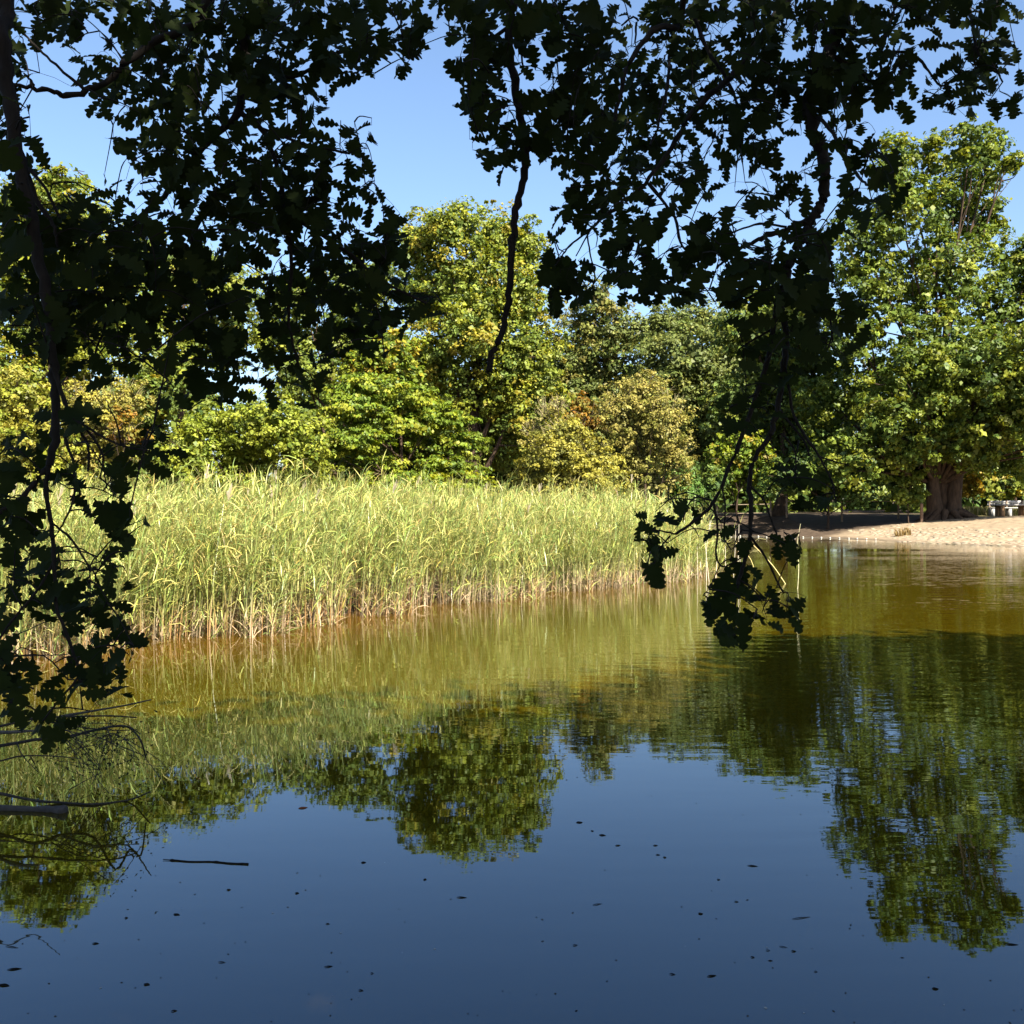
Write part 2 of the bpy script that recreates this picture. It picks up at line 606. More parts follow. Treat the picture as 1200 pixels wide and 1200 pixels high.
def tree(name, label, cat, lobes_px, D, pal, q=0.34, lpx=4.6, base_px=None, trunk_r=0.3, group=None, puff_px=14, depth=0.8,
         twigs=0, twig_col=(0.24, 0.20, 0.10), zbase=None, limb=True, seed=None, **kw):
    mpx = D / F
    lobes = []
    xs = [l[0] for l in lobes_px]
    wid = (max(xs) - min(xs)) * mpx
    for (cx, cy, rx, ry, *dz) in lobes_px:
        dep = D + dz[0] if dz else D + rng.uniform(-0.32, 0.32) * min(wid + 1.0, 9)
        c = P(cx, cy, D)
        s = dep / D
        c = np.array([c[0] * s, dep, CAMZ + (c[2] - CAMZ) * s])
        r = np.array([rx, max(rx, 12) * depth, ry]) * mpx
        lobes.append((c, r))
    cx = base_px if base_px is not None else float(np.mean(xs))
    bx = (cx - 600) / F * D
    zb = float(ground_h(np.array([bx]), np.array([D]))[0]) if zbase is None else zbase
    root = empty(name, (bx, D, zb))
    tag(root, label, cat, group)
    base = np.array([bx, D, zb - 0.1])
    # trunk and limbs
    cc = np.mean([l[0] for l in lobes], axis=0)
    top = max(l[0][2] for l in lobes)
    mb = MB()
    h = top - zb
    pts = [base, base + [0.02 * h * rng.normal(), 0, 0.25 * h], base * 0.6 + cc * 0.4 + [0, 0, 0], np.array([cc[0] * .7 + bx * .3, D, zb + 0.82 * h])]
    pts[2][2] = zb + 0.55 * h
    pp = catmull(pts, 5)
    rad = trunk_r * np.linspace(1, 0.22, len(pp))
    rad[0] *= 1.45
    rad[1] *= 1.12
    mb.tube(pp, rad, 8, jitter=0.06)
    link('trunk', mb.mesh('trunk', True), M_BARK, root)
    if limb:
        mb = MB()
        for (c, r) in lobes:
            k = min(len(pp) - 2, max(2, int(len(pp) * np.clip((c[2] - zb) / h - 0.25, 0.12, 0.8))))
            a = pp[k]
            tip = c + r * np.array([rng.uniform(-.4, .4), rng.uniform(-.3, .3), 0.55])
            m = (a + tip) / 2 + np.array([0, 0, -0.06 * np.linalg.norm(tip - a)])
            lp = catmull([a, m, tip], 4)
            mb.tube(lp, np.linspace(rad[k] * 0.55, 0.02, len(lp)), 5)
            for _ in range(4):
                j = rng.integers(3, len(lp))
                t2 = c + sph(1)[0] * r * 0.95
                mb.tube(catmull([lp[j], (lp[j] + t2) / 2 + 0.15 * rng.normal(size=3), t2], 3), np.linspace(rad[k] * 0.16 + 0.012, 0.012, 7), 4)
        link('limbs', mb.mesh('limbs', True), M_BARK, root)
    v, f, c = make_crown(lobes, q, lpx, D, pal, puff_px, **kw)
    link('crown', mesh_np('crown', v, f, c), M_LEAF, root)
    if twigs:
        mb = MB()
        for i in range(twigs):
            (c, r) = lobes[rng.integers(len(lobes))]
            d = sph(1)[0]
            d[1] = -abs(d[1]) * 0.7
            d[2] = abs(d[2]) * 0.9 + 0.2
            b = c + d * r * rng.uniform(0.25, 0.7)
            e = c + d * r * rng.uniform(0.75, 1.06) + 0.04 * rng.normal(size=3)
            e[2] += 0.12 * r[2]
            mm = (b + e) / 2 + 0.05 * rng.normal(size=3) * r
            w = rng.uniform(0.22, 0.5) * mpx
            mb.tube(catmull([b, mm, e], 2), np.linspace(w, w * 0.35, 5), 3, np.array(twig_col) * rng.uniform(0.7, 1.25))
        link('bare_twigs', mb.mesh('bare_twigs'), M_TWIG, root)['kind'] = 'stuff'
    return root


# palettes (real base colours)
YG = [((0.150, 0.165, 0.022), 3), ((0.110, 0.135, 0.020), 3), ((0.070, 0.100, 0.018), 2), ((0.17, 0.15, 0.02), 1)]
MG = [((0.095, 0.120, 0.022), 3), ((0.065, 0.095, 0.020), 3), ((0.125, 0.140, 0.025), 1.5), ((0.05, 0.075, 0.02), 1)]
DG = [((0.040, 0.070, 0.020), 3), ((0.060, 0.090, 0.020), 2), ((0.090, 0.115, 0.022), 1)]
GG = [((0.090, 0.110, 0.036), 3), ((0.068, 0.092, 0.028), 3), ((0.115, 0.125, 0.036), 1)]
BR = [((0.125, 0.150, 0.016), 3), ((0.090, 0.125, 0.014), 3), ((0.060, 0.095, 0.014), 2), ((0.150, 0.120, 0.015), .7)]
WIL = [((0.205, 0.190, 0.038), 3), ((0.165, 0.158, 0.030), 3), ((0.100, 0.105, 0.026), 2)]
BEI = [((0.195, 0.172, 0.052), 3), ((0.155, 0.145, 0.040), 3), ((0.110, 0.115, 0.026), 2)]
ORA = [((0.18, 0.095, 0.015), 1.2), ((0.16, 0.105, 0.02), 3), ((0.11, 0.10, 0.02), 3)]

BIG = [((0.088, 0.115, 0.018), 3), ((0.060, 0.090, 0.018), 3), ((0.125, 0.140, 0.020), 1.5), ((0.042, 0.070, 0.018), 1.2)]

# big tree on the beach (two stems) -------------------------------------------------
big = tree('beach_tree', 'tallest tree, twin flared trunk rising beside the pale stony beach', 'tree',
           [(1138, 170, 24, 34), (1160, 195, 26, 42), (1086, 185, 30, 34), (1048, 198, 26, 40), (1186, 195, 12, 16), (1118, 232, 50, 42),
            (1062, 250, 52, 45), (1012, 292, 44, 52), (1150, 262, 30, 45), (1192, 312, 34, 34), (1105, 318, 62, 55), (1044, 350, 64, 52),
            (1166, 372, 52, 45), (1000, 388, 42, 45), (1108, 410, 66, 52), (1185, 440, 50, 52), (1030, 445, 62, 46), (1135, 480, 56, 45), (975, 475, 46, 46),
            (1050, 515, 58, 38), (1172, 525, 52, 40), (1000, 540, 46, 34), (1095, 540, 40, 24), (1235, 330, 45, 60), (1245, 470, 60, 70), (1205, 455, 62, 48, -5), (1150, 430, 60, 44, -4.5), (1250, 400, 62, 52, -6), (1095, 440, 50, 40, -4), (1165, 500, 50, 30, -3.5), (1230, 500, 50, 36, -5),
            (1290, 420, 62, 60, -7), (1060, 470, 50, 40, -3.5), (1140, 528, 36, 20, -2.5), (1085, 520, 44, 24, -2.5), (1120, 525, 30, 20, -1.8), (1062, 538, 30, 16, -2)], 58, BIG,
           q=0.28, lpx=5.2, base_px=1103, trunk_r=0.4, puff_px=11, spread=1.02, core=0.05)
# its second stem and the root flare
zb = float(ground_h(np.array([24.3]), np.array([58.0]))[0])
for (bxp, txp, r0) in ((1092, 1082, 0.46), (1113, 1124, 0.48)):
    mb = MB()
    b = np.array([(bxp - 600) / F * 58, 57.6, zb - 0.15])
    t = np.array([(txp - 600) / F * 58, 57.8, zb + 9])
    pp = catmull([b, b * .85 + t * .15 + [0, 0, .2], b * .5 + t * .5 + [.1, 0, 0], t], 5)
    rad = r0 * np.interp(np.linspace(0, 1, len(pp)), [0, .06, .14, .3, 1], [1.85, 1.3, 1.02, .9, .3])
    mb.tube(pp, rad, 14, jitter=0.13)
    link('trunk', mb.mesh('trunk', True), M_BARK, big)
mb = MB()
mb.tube(catmull([[24.35, 58.0, zb - .2], [24.4, 58.05, zb + 1.2], [24.4, 58.1, zb + 4.5]], 4), np.linspace(.62, .35, 9), 10, jitter=.12)
link('trunk', mb.mesh('trunk', True), M_BARK, big)
mb = MB()
for a in np.linspace(-0.3, 3.5, 8):
    dx, dy = math.cos(a) * 1.0, -math.sin(a) * 0.8
    s = np.array([24.4 + 0.55 * math.cos(a) * 1.4, 57.5 - 0.4 * math.sin(a), zb + 0.45])
    e = np.array([24.4 + dx * rng.uniform(1.7, 2.4), 57.5 + dy * 1.3, 0])
    e[2] = float(ground_h(e[:1], e[1:2])[0]) - 0.06
    m = s * .45 + e * .55
    m[2] = e[2] + 0.12
    mb.tube(catmull([s, m, e], 5), np.linspace(0.22, 0.05, 11), 7, jitter=.16)
link('roots', mb.mesh('roots', True), M_BARK, big)

tree('broad_tree', 'broad round crowned yellow green tree standing tallest behind the middle of the reeds', 'tree',
     [(492, 288, 34, 42), (533, 268, 34, 34), (580, 280, 38, 40), (618, 292, 24, 36), (550, 330, 62, 42), (500, 350, 46, 46), (612, 350, 40, 46),
      (560, 390, 62, 48), (502, 420, 52, 46), (618, 420, 46, 48), (565, 455, 60, 50), (490, 480, 52, 46), (620, 480, 48, 46), (575, 520, 66, 44)],
     68, YG[:2] + MG[:2] + [((0.165, 0.145, 0.02), 1.4)], q=0.42, lpx=4.4, base_px=560, trunk_r=0.45, puff_px=12)
tree('pointed_tree', 'olive green tree with a pointed top just right of the tallest middle tree', 'tree',
     [(703, 352, 18, 28), (690, 385, 38, 34), (725, 395, 34, 34), (668, 420, 36, 42), (705, 440, 56, 46), (670, 480, 46, 46), (720, 500, 52, 50)],
     76, GG + [((0.13, 0.12, 0.035), 2)], q=0.34, lpx=4.4, trunk_r=0.35, puff_px=12, twigs=60)
tree('round_tree', 'grey green round topped tree behind the beige bush', 'tree',
     [(790, 378, 40, 26), (760, 395, 28, 28), (832, 384, 36, 32), (800, 420, 56, 42), (848, 425, 40, 42), (775, 470, 46, 46), (830, 475, 52, 46), (815, 520, 56, 40)],
     73, GG, q=0.34, lpx=4.8, trunk_r=0.4, puff_px=13)
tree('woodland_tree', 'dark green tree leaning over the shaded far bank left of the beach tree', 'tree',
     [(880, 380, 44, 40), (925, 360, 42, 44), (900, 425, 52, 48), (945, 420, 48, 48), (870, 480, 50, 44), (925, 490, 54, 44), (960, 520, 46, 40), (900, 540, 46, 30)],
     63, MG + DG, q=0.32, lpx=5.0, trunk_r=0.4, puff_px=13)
tree('bank_sapling', 'bright yellow green sapling lit by the sun on the far bank', 'tree',
     [(868, 520, 26, 18), (850, 540, 26, 18), (885, 543, 24, 18), (865, 562, 30, 14)], 60.5, BR, q=0.42, lpx=5, trunk_r=0.08, puff_px=10)
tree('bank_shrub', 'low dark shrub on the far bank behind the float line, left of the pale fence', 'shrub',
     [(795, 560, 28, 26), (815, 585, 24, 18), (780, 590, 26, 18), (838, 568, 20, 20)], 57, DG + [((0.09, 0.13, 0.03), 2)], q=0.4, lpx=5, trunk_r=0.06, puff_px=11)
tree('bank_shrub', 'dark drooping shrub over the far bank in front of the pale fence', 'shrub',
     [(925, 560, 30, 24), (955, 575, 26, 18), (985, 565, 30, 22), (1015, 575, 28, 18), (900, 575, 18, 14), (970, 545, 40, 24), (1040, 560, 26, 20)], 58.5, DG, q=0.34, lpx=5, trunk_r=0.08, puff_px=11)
tree('leafy_shrub', 'light green leafy shrub against the left side of the twin trunk', 'shrub',
     [(1066, 560, 18, 16), (1072, 580, 16, 14), (1056, 575, 12, 12)], 57.2, [((0.12, 0.15, 0.025), 3), ((0.08, 0.11, 0.02), 2)], q=0.5, lpx=5, trunk_r=0.04, puff_px=8)
tree('yellow_shrub', 'small golden yellow shrub right of the twin trunk', 'shrub',
     [(1138, 560, 14, 12), (1132, 575, 12, 12), (1146, 572, 10, 8)], 64, [((0.26, 0.18, 0.02), 3), ((0.15, 0.14, 0.02), 2)], q=0.5, lpx=4.5, trunk_r=0.04, puff_px=8)
tree('back_shrub', 'low green shrub with yellowing tips behind the picnic table', 'shrub',
     [(1190, 556, 30, 24), (1165, 568, 18, 14), (1215, 560, 30, 26), (1180, 578, 24, 10)], 67, MG + [((0.20, 0.16, 0.02), 1)], q=0.45, lpx=4.8, trunk_r=0.06, puff_px=10)
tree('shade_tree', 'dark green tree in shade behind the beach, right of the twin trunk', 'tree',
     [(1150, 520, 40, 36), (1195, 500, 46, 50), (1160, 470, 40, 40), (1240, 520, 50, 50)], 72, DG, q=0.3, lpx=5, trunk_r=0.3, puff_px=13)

# left side --------------------------------------------------------------------------
tree('left_tree', 'tall sunlit yellow green tree at the left edge behind the oak leaves', 'tree',
     [(62, 218, 30, 22), (100, 212, 10, 12), (30, 240, 44, 36), (85, 262, 50, 36), (20, 310, 52, 50), (100, 320, 60, 46), (40, 380, 62, 50), (120, 390, 60, 44),
      (10, 450, 60, 56), (80, 440, 52, 44), (-60, 260, 50, 60), (-60, 380, 60, 70), (-40, 480, 60, 60)],
     43, YG, q=0.30, lpx=4.8, base_px=30, trunk_r=0.3, puff_px=14)
tree('mid_tree', 'sunlit tree left of the middle seen through gaps in the oak leaves', 'tree',
     [(175, 305, 40, 34), (215, 320, 44, 34), (265, 340, 46, 34), (180, 370, 60, 44), (260, 395, 60, 40), (200, 430, 60, 40)],
     55, YG + MG, q=0.26, lpx=5.0, trunk_r=0.3, puff_px=14)
tree('rear_tree', 'green tree with a low crown behind the feathery locust, left of the tallest middle tree', 'tree',
     [(345, 352, 40, 26), (400, 345, 40, 34), (440, 330, 34, 34), (330, 395, 56, 36), (410, 395, 60, 40), (360, 440, 60, 36), (440, 420, 40, 36)],
     60, MG, q=0.28, lpx=5.0, trunk_r=0.3, puff_px=14, twigs=50)
tree('golden_tree', 'golden green tree peeping over the feathery locust', 'tree',
     [(448, 418, 32, 22), (470, 405, 24, 18), (425, 430, 26, 20), (462, 442, 36, 22)], 47, BR + [((0.20, 0.16, 0.02), 2)], q=0.4, lpx=5.2, trunk_r=0.14, puff_px=11)
tree('round_bush', 'round bright green bush behind the left part of the reeds', 'bush',
     [(255, 505, 44, 36), (310, 492, 48, 34), (345, 515, 44, 40), (225, 535, 34, 36), (290, 540, 60, 36), (365, 550, 34, 30), (270, 575, 70, 26), (350, 580, 44, 24)],
     33, [((0.155, 0.175, 0.024), 3), ((0.120, 0.150, 0.020), 3), ((0.07, 0.10, 0.016), 1)], q=0.46, lpx=4.3, trunk_r=0.1, puff_px=11)
tree('locust_tree', 'feathery layered bright green locust tree behind the reeds, right of the round bush', 'tree',
     [(430, 456, 50, 16), (470, 470, 56, 16), (410, 480, 38, 18), (520, 492, 44, 12), (450, 500, 60, 18), (410, 520, 44, 18), (540, 520, 36, 12), (490, 525, 60, 18),
      (430, 548, 56, 20), (530, 548, 46, 14), (475, 572, 70, 18), (400, 575, 36, 20), (555, 572, 26, 12)],
     37, BR[:3] + [((0.080, 0.120, 0.016), 2), ((0.160, 0.170, 0.02), 2)], q=0.66, lpx=4.5, trunk_r=0.12, puff_px=11, flat=0.42, droop=0.5)
tree('willow_bush', 'yellowish fine leaved willow bush behind the right half of the reeds', 'bush',
     [(650, 535, 36, 30), (690, 545, 40, 30), (625, 565, 30, 26), (670, 575, 56, 24), (715, 570, 26, 22), (660, 508, 30, 20)],
     36, WIL, q=0.62, lpx=3.6, trunk_r=0.08, puff_px=9, twigs=120)
tree('dead_bush', 'greyish leafless twiggy bush left of the orange tinged shrub', 'bush',
     [(640, 492, 22, 24), (625, 515, 16, 24), (655, 480, 12, 14)], 38, BEI, q=0.25, lpx=2.8, trunk_r=0.05, puff_px=8, twigs=150)
tree('beige_bush', 'tall beige twiggy bush with thinning leaves behind the right end of the reeds', 'bush',
     [(755, 468, 36, 30), (730, 490, 32, 32), (780, 495, 32, 36), (750, 525, 48, 36), (792, 535, 22, 30), (725, 545, 36, 34), (760, 570, 50, 24)],
     40, BEI, q=0.5, lpx=3.2, trunk_r=0.08, puff_px=10, twigs=240)
tree('orange_shrub', 'orange tinged autumn shrub between the willow bush and the beige bush', 'shrub',
     [(682, 474, 20, 14), (695, 492, 16, 16), (672, 492, 14, 12), (685, 520, 16, 18)], 41, ORA, q=0.5, lpx=4.0, trunk_r=0.05, puff_px=7)
tree('green_shrub', 'fresh green shrub at the foot of the tall beige twiggy bush', 'shrub',
     [(790, 555, 22, 16), (770, 575, 30, 18), (805, 575, 18, 18)], 42, [((0.07, 0.13, 0.03), 3), ((0.05, 0.09, 0.02), 2)], q=0.45, lpx=4.6, trunk_r=0.05, puff_px=9)
tree('beige_shrub', 'dry beige shrub with bare stems at the left behind the reeds', 'shrub',
     [(110, 480, 38, 36), (135, 520, 42, 34), (90, 530, 36, 36), (150, 470, 26, 24)], 34, BEI + WIL[:1], q=0.4, lpx=3.6, trunk_r=0.06, puff_px=10, twigs=180)
tree('orange_shrub', 'small rusty orange shrub at the left between the dry stems and the round bush', 'shrub',
     [(146, 482, 14, 10), (152, 512, 26, 8), (135, 498, 12, 8)], 32.5, ORA, q=0.5, lpx=4.2, trunk_r=0.03, puff_px=7)
tree('green_shrub', 'mixed green shrub just left of the round bush', 'shrub',
     [(185, 470, 32, 28), (170, 505, 30, 28), (200, 530, 30, 30), (165, 555, 46, 22)], 36, MG + [((0.17, 0.14, 0.02), 1)], q=0.4, lpx=5, trunk_r=0.06, puff_px=11)
tree('left_bush', 'pale yellow green bush at the left edge above the reeds', 'bush',
     [(20, 470, 50, 44), (-40, 480, 50, 60), (45, 530, 50, 40), (0, 550, 60, 40), (70, 570, 40, 24)], 30, WIL + YG[:2], q=0.36, lpx=4.8, trunk_r=0.08, puff_px=11)
# woodland beyond, reads as one mass
lobes = []
for i in range(64):
    x = rng.uniform(-62, 62)
    y = rng.uniform(82, 100)
    r = rng.uniform(3.2, 5.0)
    for z in (1.8, 5.5, rng.uniform(9, 12.5)):
        lobes.append((np.array([x + rng.normal(), y, z]), np.array([r, r, 3.6])))
v, f, c = make_crown(lobes, 0.05, 9, 90, MG + DG, 22)
wood = link('distant_woodland', mesh_np('distant_woodland', v, f, c), M_LEAF)
tag(wood, 'green wood closing the view behind the nearer trees', 'woodland', kind='stuff')

# ------------------------------------------------------------------ reed bed
front = np.array([[-13.5, 11.0], [-6.5, 11.1], [-4.6, 11.7], [-3.3, 13.2], [-2.05, 16.1], [0.0, 18.8], [2.1, 20.7], [4.1, 23.4], [5.0, 25.2], [4.6, 27.2], [4.6, 33]])
seg = np.diff(front, axis=0)
sl = np.linalg.norm(seg, axis=1)


def along(t):
    s = t * sl.sum()
    cum = np.concatenate([[0], np.cumsum(sl)])
    i = np.clip(np.searchsorted(cum, s) - 1, 0, len(sl) - 1)
    u = (s - cum[i]) / sl[i]
    p = front[i] + seg[i] * u[:, None]
    nrm = np.stack([-seg[i, 1], seg[i, 0]], 1) / sl[i][:, None]
    return p, nrm


def reeds(n, dmin, dmax, power, leaves, hscale=1.0, S=4):
    t = rng.random(n)
    p, nr = along(t)
    d = dmin + (dmax - dmin) * rng.random(n) ** power
    edge = 0.55 * wob(p[:, 0] * 2.1, p[:, 1] * 2.3, 1.6) + 0.15 * rng.normal(size=n)
    b = p + nr * (d + edge)[:, None]
    z0 = np.maximum(ground_h(b[:, 0], b[:, 1]), -0.25)
    # the right-hand tip of the bed is lower
    tip = np.clip((28.5 - b[:, 1] + (4.8 - b[:, 0]) * 2.2) / 6.0, 0.32, 1)
    tip = np.where(b[:, 1] > 18, tip, 1)
    h = (1.84 + 0.20 * wob(b[:, 0], b[:, 1], 1.3) + 0.20 * rng.normal(size=n)) * hscale * (0.45 + 0.55 * tip)
    low = rng.random(n) < 0.25
    h[low] *= rng.uniform(0.45, 0.9, low.sum())
    # wind-bent clumps
    la = 0.9 * wob(b[:, 0] * 1.5, b[:, 1] * 1.2, 1.5) * 3.1 + rng.normal(size=n) * 1.1
    lm = np.abs(rng.normal(size=n)) * 0.19 + 0.03
    fal = rng.random(n) < .05
    lm[fal] += rng.uniform(.25, .6, fal.sum())
    lean = np.stack([np.cos(la), np.sin(la) - 0.25], 1) * lm[:, None]
    K = 5
    s = np.linspace(0, 1, K)
    pts = np.zeros((n, K, 3))
    pts[:, :, 0] = b[:, None, 0] + lean[:, None, 0] * h[:, None] * s[None] ** 1.7
    pts[:, :, 1] = b[:, None, 1] + lean[:, None, 1] * h[:, None] * s[None] ** 1.7
    pts[:, :, 2] = z0[:, None] + h[:, None] * s[None] * np.sqrt(1 - np.clip(lm, 0, .6) ** 2 * 0.5)[:, None]
    V, Fa, C, n0 = [], [], [], 0
    # stems as thin ribbons turned mostly to the water side
    az = rng.normal(size=n) * 0.8
    side = np.stack([np.cos(az), np.sin(az), np.zeros(n)], 1)
    w = rng.uniform(0.0045, 0.0085, n)
    wv = w[:, None] * np.linspace(1, 0.5, K)[None]
    L = pts - side[:, None] * wv[..., None]
    Rr = pts + side[:, None] * wv[..., None]
    vv = np.stack([L, Rr], 2).reshape(-1, 3)
    i0 = (np.arange(n) * K * 2)[:, None] + np.arange(K - 1)[None] * 2
    ff = np.stack([i0, i0 + 1, i0 + 3, i0 + 2], -1).reshape(-1, 4)
    straw = np.array([0.40, 0.29, 0.19]) * rng.uniform(0.55, 1.15, (n, 1))
    red = rng.random(n) < np.where(b[:, 0] < -1.5, .6, .3)
    straw[red] = np.array([0.32, 0.165, 0.07]) * rng.uniform(0.6, 1.1, (red.sum(), 1))
    green = np.array([0.20, 0.23, 0.06]) * rng.uniform(0.8, 1.2, (n, 1))
    mixs = np.clip((s[None, :] - 0.2) / 0.3, 0, 1)[..., None]
    cs = straw[:, None] * (1 - mixs) + green[:, None] * mixs
    V.append(vv); Fa.append(ff); C.append(np.repeat(cs.reshape(-1, 3), 2, axis=0)); n0 += len(vv)
    # blades
    for k in range(leaves):
        u = np.clip((0.10 if k < 4 else 0.24) + (0.74 * (k + rng.random(n)) / leaves), 0, 0.995)
        sel = rng.random(n) < (0.7 if k < 4 else 0.93)
        m = sel.sum()
        us = u[sel]
        fi = us * (K - 1)
        i = np.clip(fi.astype(int), 0, K - 2)
        fr = (fi - i)[:, None]
        q0 = pts[sel, i] * (1 - fr) + pts[sel, i + 1] * fr
        a = la[sel] * 0.6 + rng.normal(size=m) * 1.5
        ln = rng.uniform(0.22, 0.46, m) * (0.75 + 0.35 * np.sin(us * 3.0))
        el = rng.uniform(0.55, 1.35, m)
        dr = rng.uniform(0.2, 1.9, m)
        cur = q0
        chain = [cur]
        for j in range(S - 1):
            e = el - dr * (j / (S - 1))
            st = np.stack([np.cos(a) * np.cos(e), np.sin(a) * np.cos(e), np.sin(e)], 1) * (ln / (S - 1))[:, None]
            cur = cur + st
            chain.append(cur)
        ch = np.stack(chain, 1)
        sd = np.stack([-np.sin(a), np.cos(a), rng.normal(size=m) * 0.5], 1)
        sd = unit(sd)
        wd = rng.uniform(0.0040, 0.0088, m)[:, None] * np.array([0.55, 1.0, 0.8, 0.08] if S == 4 else [0.6, 1.0, 0.1])[None]
        vv = np.stack([ch - sd[:, None] * wd[..., None], ch + sd[:, None] * wd[..., None]], 2).reshape(-1, 3)
        i0 = (np.arange(m) * S * 2)[:, None] + np.arange(S - 1)[None] * 2
        ff = np.stack([i0, i0 + 1, i0 + 3, i0 + 2], -1).reshape(-1, 4) + n0
        base = np.array([0.345, 0.345, 0.095])
        col = base * rng.uniform(0.62, 1.3, (m, 1)) * (1 + 0.12 * rng.normal(size=(m, 3)))
        yel = rng.random(m) < 0.22
        col[yel] = np.array([0.42, 0.38, 0.13]) * rng.uniform(0.8, 1.15, (yel.sum(), 1))
        grn = rng.random(m) < 0.16
        col[grn] = np.array([0.18, 0.25, 0.07]) * rng.uniform(0.8, 1.2, (grn.sum(), 1))
        if k < 3:
            dry = rng.random(m) < 0.55
            col[dry] = np.array([0.44, 0.32, 0.19]) * rng.uniform(0.6, 1.15, (dry.sum(), 1))
        V.append(vv); Fa.append(ff); C.append(np.repeat(np.clip(col, .01, .6), S * 2, axis=0)); n0 += len(vv)
    # a few plumes
    sel = np.where((rng.random(n) < 0.007) & (h > 1.7))[0]
    for i in sel:
        top = pts[i, -1]
        for _ in range(7):
            dd = np.array([rng.normal() * .03 + .03, rng.normal() * .03, rng.uniform(.04, .22)])
            sv = np.array([0.008, 0.004, 0.0])
            q = top + np.array([0, 0, rng.uniform(-.04, .05)])
            V.append(np.array([q - sv, q + sv, q + dd + sv * .6, q + dd - sv * .6]))
            Fa.append(np.array([[0, 1, 2, 3]]) + n0)
            C.append(np.tile(np.array([0.30, 0.255, 0.17]) * rng.uniform(.8, 1.1), (4, 1)))
            n0 += 4
    return np.vstack(V), np.vstack(Fa), np.vstack(C)


r1 = reeds(7600, 0.0, 2.6, 1.25, 16)
r2 = reeds(4200, 2.4, 9.0, 1.0, 9, 0.99, 3)
v = np.vstack([r1[0], r2[0]])
f = np.vstack([r1[1], r2[1] + len(r1[0])])
c = np.vstack([r1[2], r2[2]])
rb = link('reed_bed', mesh_np('reed_bed', v, f, c), M_REED)
tag(rb, 'dense bright green reed bed with straw coloured stalks standing in the water', 'reeds', kind='stuff')


def single_reed(pts, label, rad=0.008, colr=(0.40, 0.33, 0.22), blades=0, group=None, plume=False):
    pts = [np.asarray(p, float) for p in pts]
    root = empty('dry_reed', pts[0])
    tag(root, label, 'reed', group)
    pp = catmull(pts, 4)
    mb = MB()
    mb.tube(pp, np.linspace(rad, rad * .5, len(pp)), 5, colr)
    link('stalk', mb.mesh('stalk', True), M_TWIG, root)
    for k in range(blades):
        u = rng.uniform(.35, .98)
        q = pp[int(u * (len(pp) - 1))]
        a = rng.uniform(0, 6.28)
        dirv = np.array([math.cos(a), math.sin(a) * .6, 0])
        ln = rng.uniform(.2, .4)
        ch = np.array([q, q + dirv * ln * .4 + [0, 0, ln * .3], q + dirv * ln * .8 + [0, 0, ln * .25], q + dirv * ln + [0, 0, -.02]])
        sdv = np.array([-dirv[1], dirv[0], .4]) * 0.010
        wdt = np.array([.5, 1, .8, .08])[:, None]
        vv = np.stack([ch - sdv * wdt, ch + sdv * wdt], 1).reshape(-1, 3)
        m2 = MB()
        m2.add(vv, [[0, 1, 3, 2], [2, 3, 5, 4], [4, 5, 7, 6]], np.array([0.33, 0.30, 0.12]) * rng.uniform(.8, 1.2))
        link('blade', m2.mesh('blade'), M_REED, root)
    if plume:
        m2 = MB()
        for _ in range(14):
            q = pp[-1] + [0, 0, rng.uniform(-.05, .05)]
            m2.tube([q, q + [rng.uniform(0, .06), rng.normal() * .02, rng.uniform(0.0, .14)]], [.007, .003], 4, (0.36, 0.32, 0.25))
        link('plume', m2.mesh('plume'), M_TWIG, root)
    return root


GRP = 'pale dry reed stalks at the right end of the reed bed'
for (bx, by, tx, ty, bl, pl) in [(812, 690, 814, 612, 1, 0), (818, 692, 817, 624, 0, 0), (822, 690, 819, 618, 1, 0), (828, 694, 831, 618, 0, 1), (838, 692, 840, 640, 1, 0),
                                (859, 688, 862, 622, 1, 0), (864, 690, 866, 614, 0, 0), (850, 694, 850, 640, 2, 0), (869, 686, 867, 636, 1, 0), (832, 696, 826, 634, 1, 0)]:
    b = G(bx, by - 14)
    D = b[1]
    t = P(tx, ty, D)
    single_reed([b - [0, 0, .2], (b + t) / 2 + [rng.normal() * .02, 0, 0], t], 'thin pale dry reed stalk standing at the right tip of the reed bed', .009, (0.46, 0.40, 0.30), bl, GRP, pl)
b = G(922, 684)
single_reed([b - [0, 0, .05], P(905, 662, b[1]), P(884, 640, b[1] + .3), P(874, 632, b[1] + .5)], 'longest leaning straw reed bent down into the water beside the oak sprig', .012, (0.46, 0.38, 0.16), 2)
b = G(888, 682)
single_reed([b - [0, 0, .1], P(880, 656, b[1]), P(862, 636, b[1] + .2)], 'shorter leaning reed just left of the longest bent one', .010, (0.44, 0.38, 0.14), 3)
b = G(934, 690)
single_reed([b - [0, 0, .2], P(936, 664, b[1]), P(934, 640, b[1]), P(938, 614, b[1])], 'lone thin reed standing by itself in open water right of the reed bed', .008, (0.46, 0.42, 0.24), 0)

